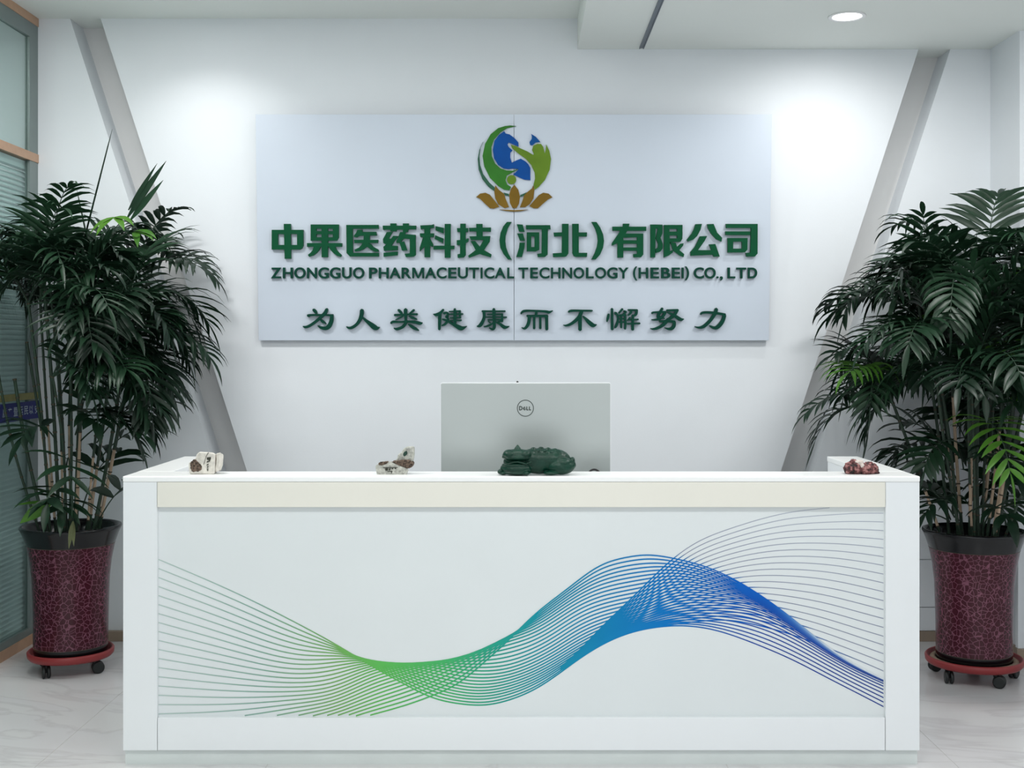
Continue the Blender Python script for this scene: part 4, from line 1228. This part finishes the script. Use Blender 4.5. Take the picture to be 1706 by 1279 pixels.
def palm(cx, cy, label, seed, clamp, n_cane, n_low, specs):
    rng = random.Random(seed)
    t = empty('potted_palm', (cx, cy, 0.0735), label, 'plant', 'potted palms either side of the desk')
    planter(t, cx, cy)
    cfg = specs
    for i in range(n_cane):
        a = 2 * math.pi * (i * 0.618) + rng.uniform(-.3, .3)
        rb = 0.135 * math.sqrt((i + 0.5) / n_cane)
        base = Vector((cx + rb * math.cos(a), cy + rb * math.sin(a), 0.585))
        hgt = rng.uniform(*cfg['h']) if i > 2 else cfg['h'][1]
        sp = cfg['spread'] * rng.uniform(0.5, 1.2) * (rb / 0.135)
        top = Vector((cx + rb * math.cos(a) + sp * math.cos(a), cy + rb * math.sin(a) + sp * math.sin(a) * .8, hgt))
        top = clamp(top)
        P = cane(t, rng, base, top, rng.uniform(0.0055, 0.009), rng.choice([0, 0, 0, .35, .5, .6, 0]), clamp)
        nf = cfg['nf']
        for k in range(nf):
            s = P[-1] if k < nf - 2 else P[rng.choice([-2, -3])]
            az = a + rng.uniform(-1.9, 1.9) if rb > 0.06 else rng.uniform(0, 6.283)
            el = rng.uniform(0.35, 1.4)
            if k >= nf - 2: el = rng.uniform(0.15, 0.7)
            yg = rng.random() < 0.03
            frond(t, rng, s, az, el, rng.uniform(*cfg['fl']), rng.choice([8, 9, 10, 11]), rng.uniform(*cfg['lw']), rng.uniform(*cfg['ll']), rng.uniform(0.25, 0.6),
                  M['leaf_young'] if yg else M['leaf'], clamp, bend=rng.uniform(0.4, 1.6), petiole=rng.uniform(0.2, 0.35), keep_out=cfg.get('keep_out'))
    for i in range(n_low):
        a = rng.uniform(0, 6.283)
        s = Vector((cx + 0.11 * math.cos(a), cy + 0.11 * math.sin(a), rng.uniform(0.60, 1.10)))
        frond(t, rng, s, a + rng.uniform(-.4, .4), rng.uniform(0.5, 1.2), rng.uniform(0.22, 0.42), rng.choice([3, 4, 5, 6]), rng.uniform(0.028, 0.046), rng.uniform(0.15, 0.24), rng.uniform(0.2, 0.5),
              M['leaf'], clamp, bend=rng.uniform(0.6, 1.3), petiole=0.45, keep_out=cfg.get('keep_out'))
    return t, rng


LX, LY = -2.03, 5.43
RX, RY = 2.005, 5.30
dolly(LX, LY, 'red wheeled plant dolly under the left palm pot beside the glass partition', False, -0.44, 0.185, 4)
dolly(RX, RY, 'red wheeled plant dolly with grit in its tray under the right palm pot', True, -0.10, 0.205)


def clamp_left(p):
    x, y, z = p
    lim = XL + 0.012
    if x < lim + 0.10: x = lim + 0.10 * math.exp((x - lim - 0.10) / 0.10)
    if y > 5.92: y = 5.92 + 0.02 * (1 - math.exp(-(y - 5.92) / 0.1))
    if z < ZT + 0.03 and x > X0 - 0.05 and y < BACK + 0.03: z = ZT + 0.03
    return Vector((x, y, z))


def clamp_right(p):
    x, y, z = p
    if y > 5.55 and x > XR - 0.10: x = XR - 0.10 + 0.08 * (1 - math.exp(-(x - XR + 0.10) / 0.1))
    if y > 5.92: y = 5.92 + 0.02 * (1 - math.exp(-(y - 5.92) / 0.1))
    if z < ZT + 0.03 and x < X1 + 0.05 and y < BACK + 0.03: z = ZT + 0.03
    return Vector((x, y, z))


pl, rg = palm(LX, LY, 'tall bushy palm in a maroon crackle pot on the left, beside the glass partition', 11, clamp_left, 20, 22,
              dict(h=(1.28, 1.80), spread=0.29, nf=7, fl=(0.30, 0.48), lw=(0.018, 0.030), ll=(0.15, 0.25), keep_out=lambda p: p.x < -2.14 and 0.80 < p.z < 1.58))
# spear, folded young leaf and pale leaf that stand out
def at(px, py, D): return pt(px, py, D)


def spear(t, p0, p1, r, m):
    bm = bmesh.new()
    p0, p1 = Vector(p0), Vector(p1)
    add_tube(bm, [p0, p0.lerp(p1, .5), p0.lerp(p1, .85), p1], [r, r, r * .7, r * .15], 6)
    link('spear_leaf', bm_mesh('spear_leaf', bm), m, t)


spear(pl, at(140, 400, 5.40), at(187, 215, 5.36), 0.0042, M['leaf'])
spear(pl, at(150, 420, 5.40), at(128, 316, 5.36), 0.004, M['leaf'])
for q, (p0, p1, wd) in enumerate((((213, 362), (277, 268), .034), ((218, 366), (272, 300), .03), ((214, 350), (262, 272), .02))):
    bm = bmesh.new()
    a_, b2 = at(*p0, 5.32), at(*p1, 5.27)
    leaflet(bm, a_, b2 - a_, Vector((0.15 * q - .1, -1, 0.2)), (b2 - a_).length, wd, 0.0)
    link('folded_leaf', bm_mesh('folded_leaf', bm, recalc=False), M['leaf'], pl)
for azs, p in (((-1.9, -1.2, -0.6, -2.6), (190, 362)), ((-1.4, -0.8, -0.2, 0.2), (225, 385))):
    bm = bmesh.new()
    s_ = at(*p, 5.28)
    for az_ in azs:
        leaflet(bm, s_, Vector((math.sin(az_ + 1.6) * 0.9, -0.4, -0.25 + 0.2 * math.cos(az_))), Vector((0, -.5, 1)), 0.13, 0.034, 0.35)
    link('young_leaf', bm_mesh('young_leaf', bm, recalc=False), M['leaf_young'], pl)['label'] = 'bright yellow-green young leaf'
bm = bmesh.new()
leaflet(bm, at(85, 838, 5.25), at(32, 868, 5.2) - at(85, 838, 5.25), Vector((0.2, -1, 0.3)), 0.15, 0.06, 0.1)
leaflet(bm, at(85, 838, 5.25), at(30, 838, 5.2) - at(85, 838, 5.25), Vector((0, -0.4, 1)), 0.15, 0.03, 0.1)
link('young_leaf', bm_mesh('young_leaf', bm, recalc=False), M['leaf_young'], pl)['label'] = 'pale green basal leaf'
bm = bmesh.new()
leaflet(bm, at(122, 868, 5.22), Vector((-0.05, -0.35, -1)), Vector((0, -1, 0)), 0.12, 0.022, 0.1)
leaflet(bm, at(122, 868, 5.22), Vector((0.16, -0.35, -1)), Vector((0, -1, 0)), 0.11, 0.02, 0.1)
link('dry_leaf', bm_mesh('dry_leaf', bm, recalc=False), mat('dry_leaf', (120, 124, 84), 0.6, noise=0.15, nscale=30), pl)['label'] = 'dry leaf hanging over the pot rim'

pr, rg = palm(RX, RY, 'tall bushy palm in a maroon crackle pot on the right side of the desk', 29, clamp_right, 20, 26,
              dict(h=(1.2, 1.76), spread=0.27, nf=7, fl=(0.32, 0.52), lw=(0.018, 0.032), ll=(0.16, 0.26)))
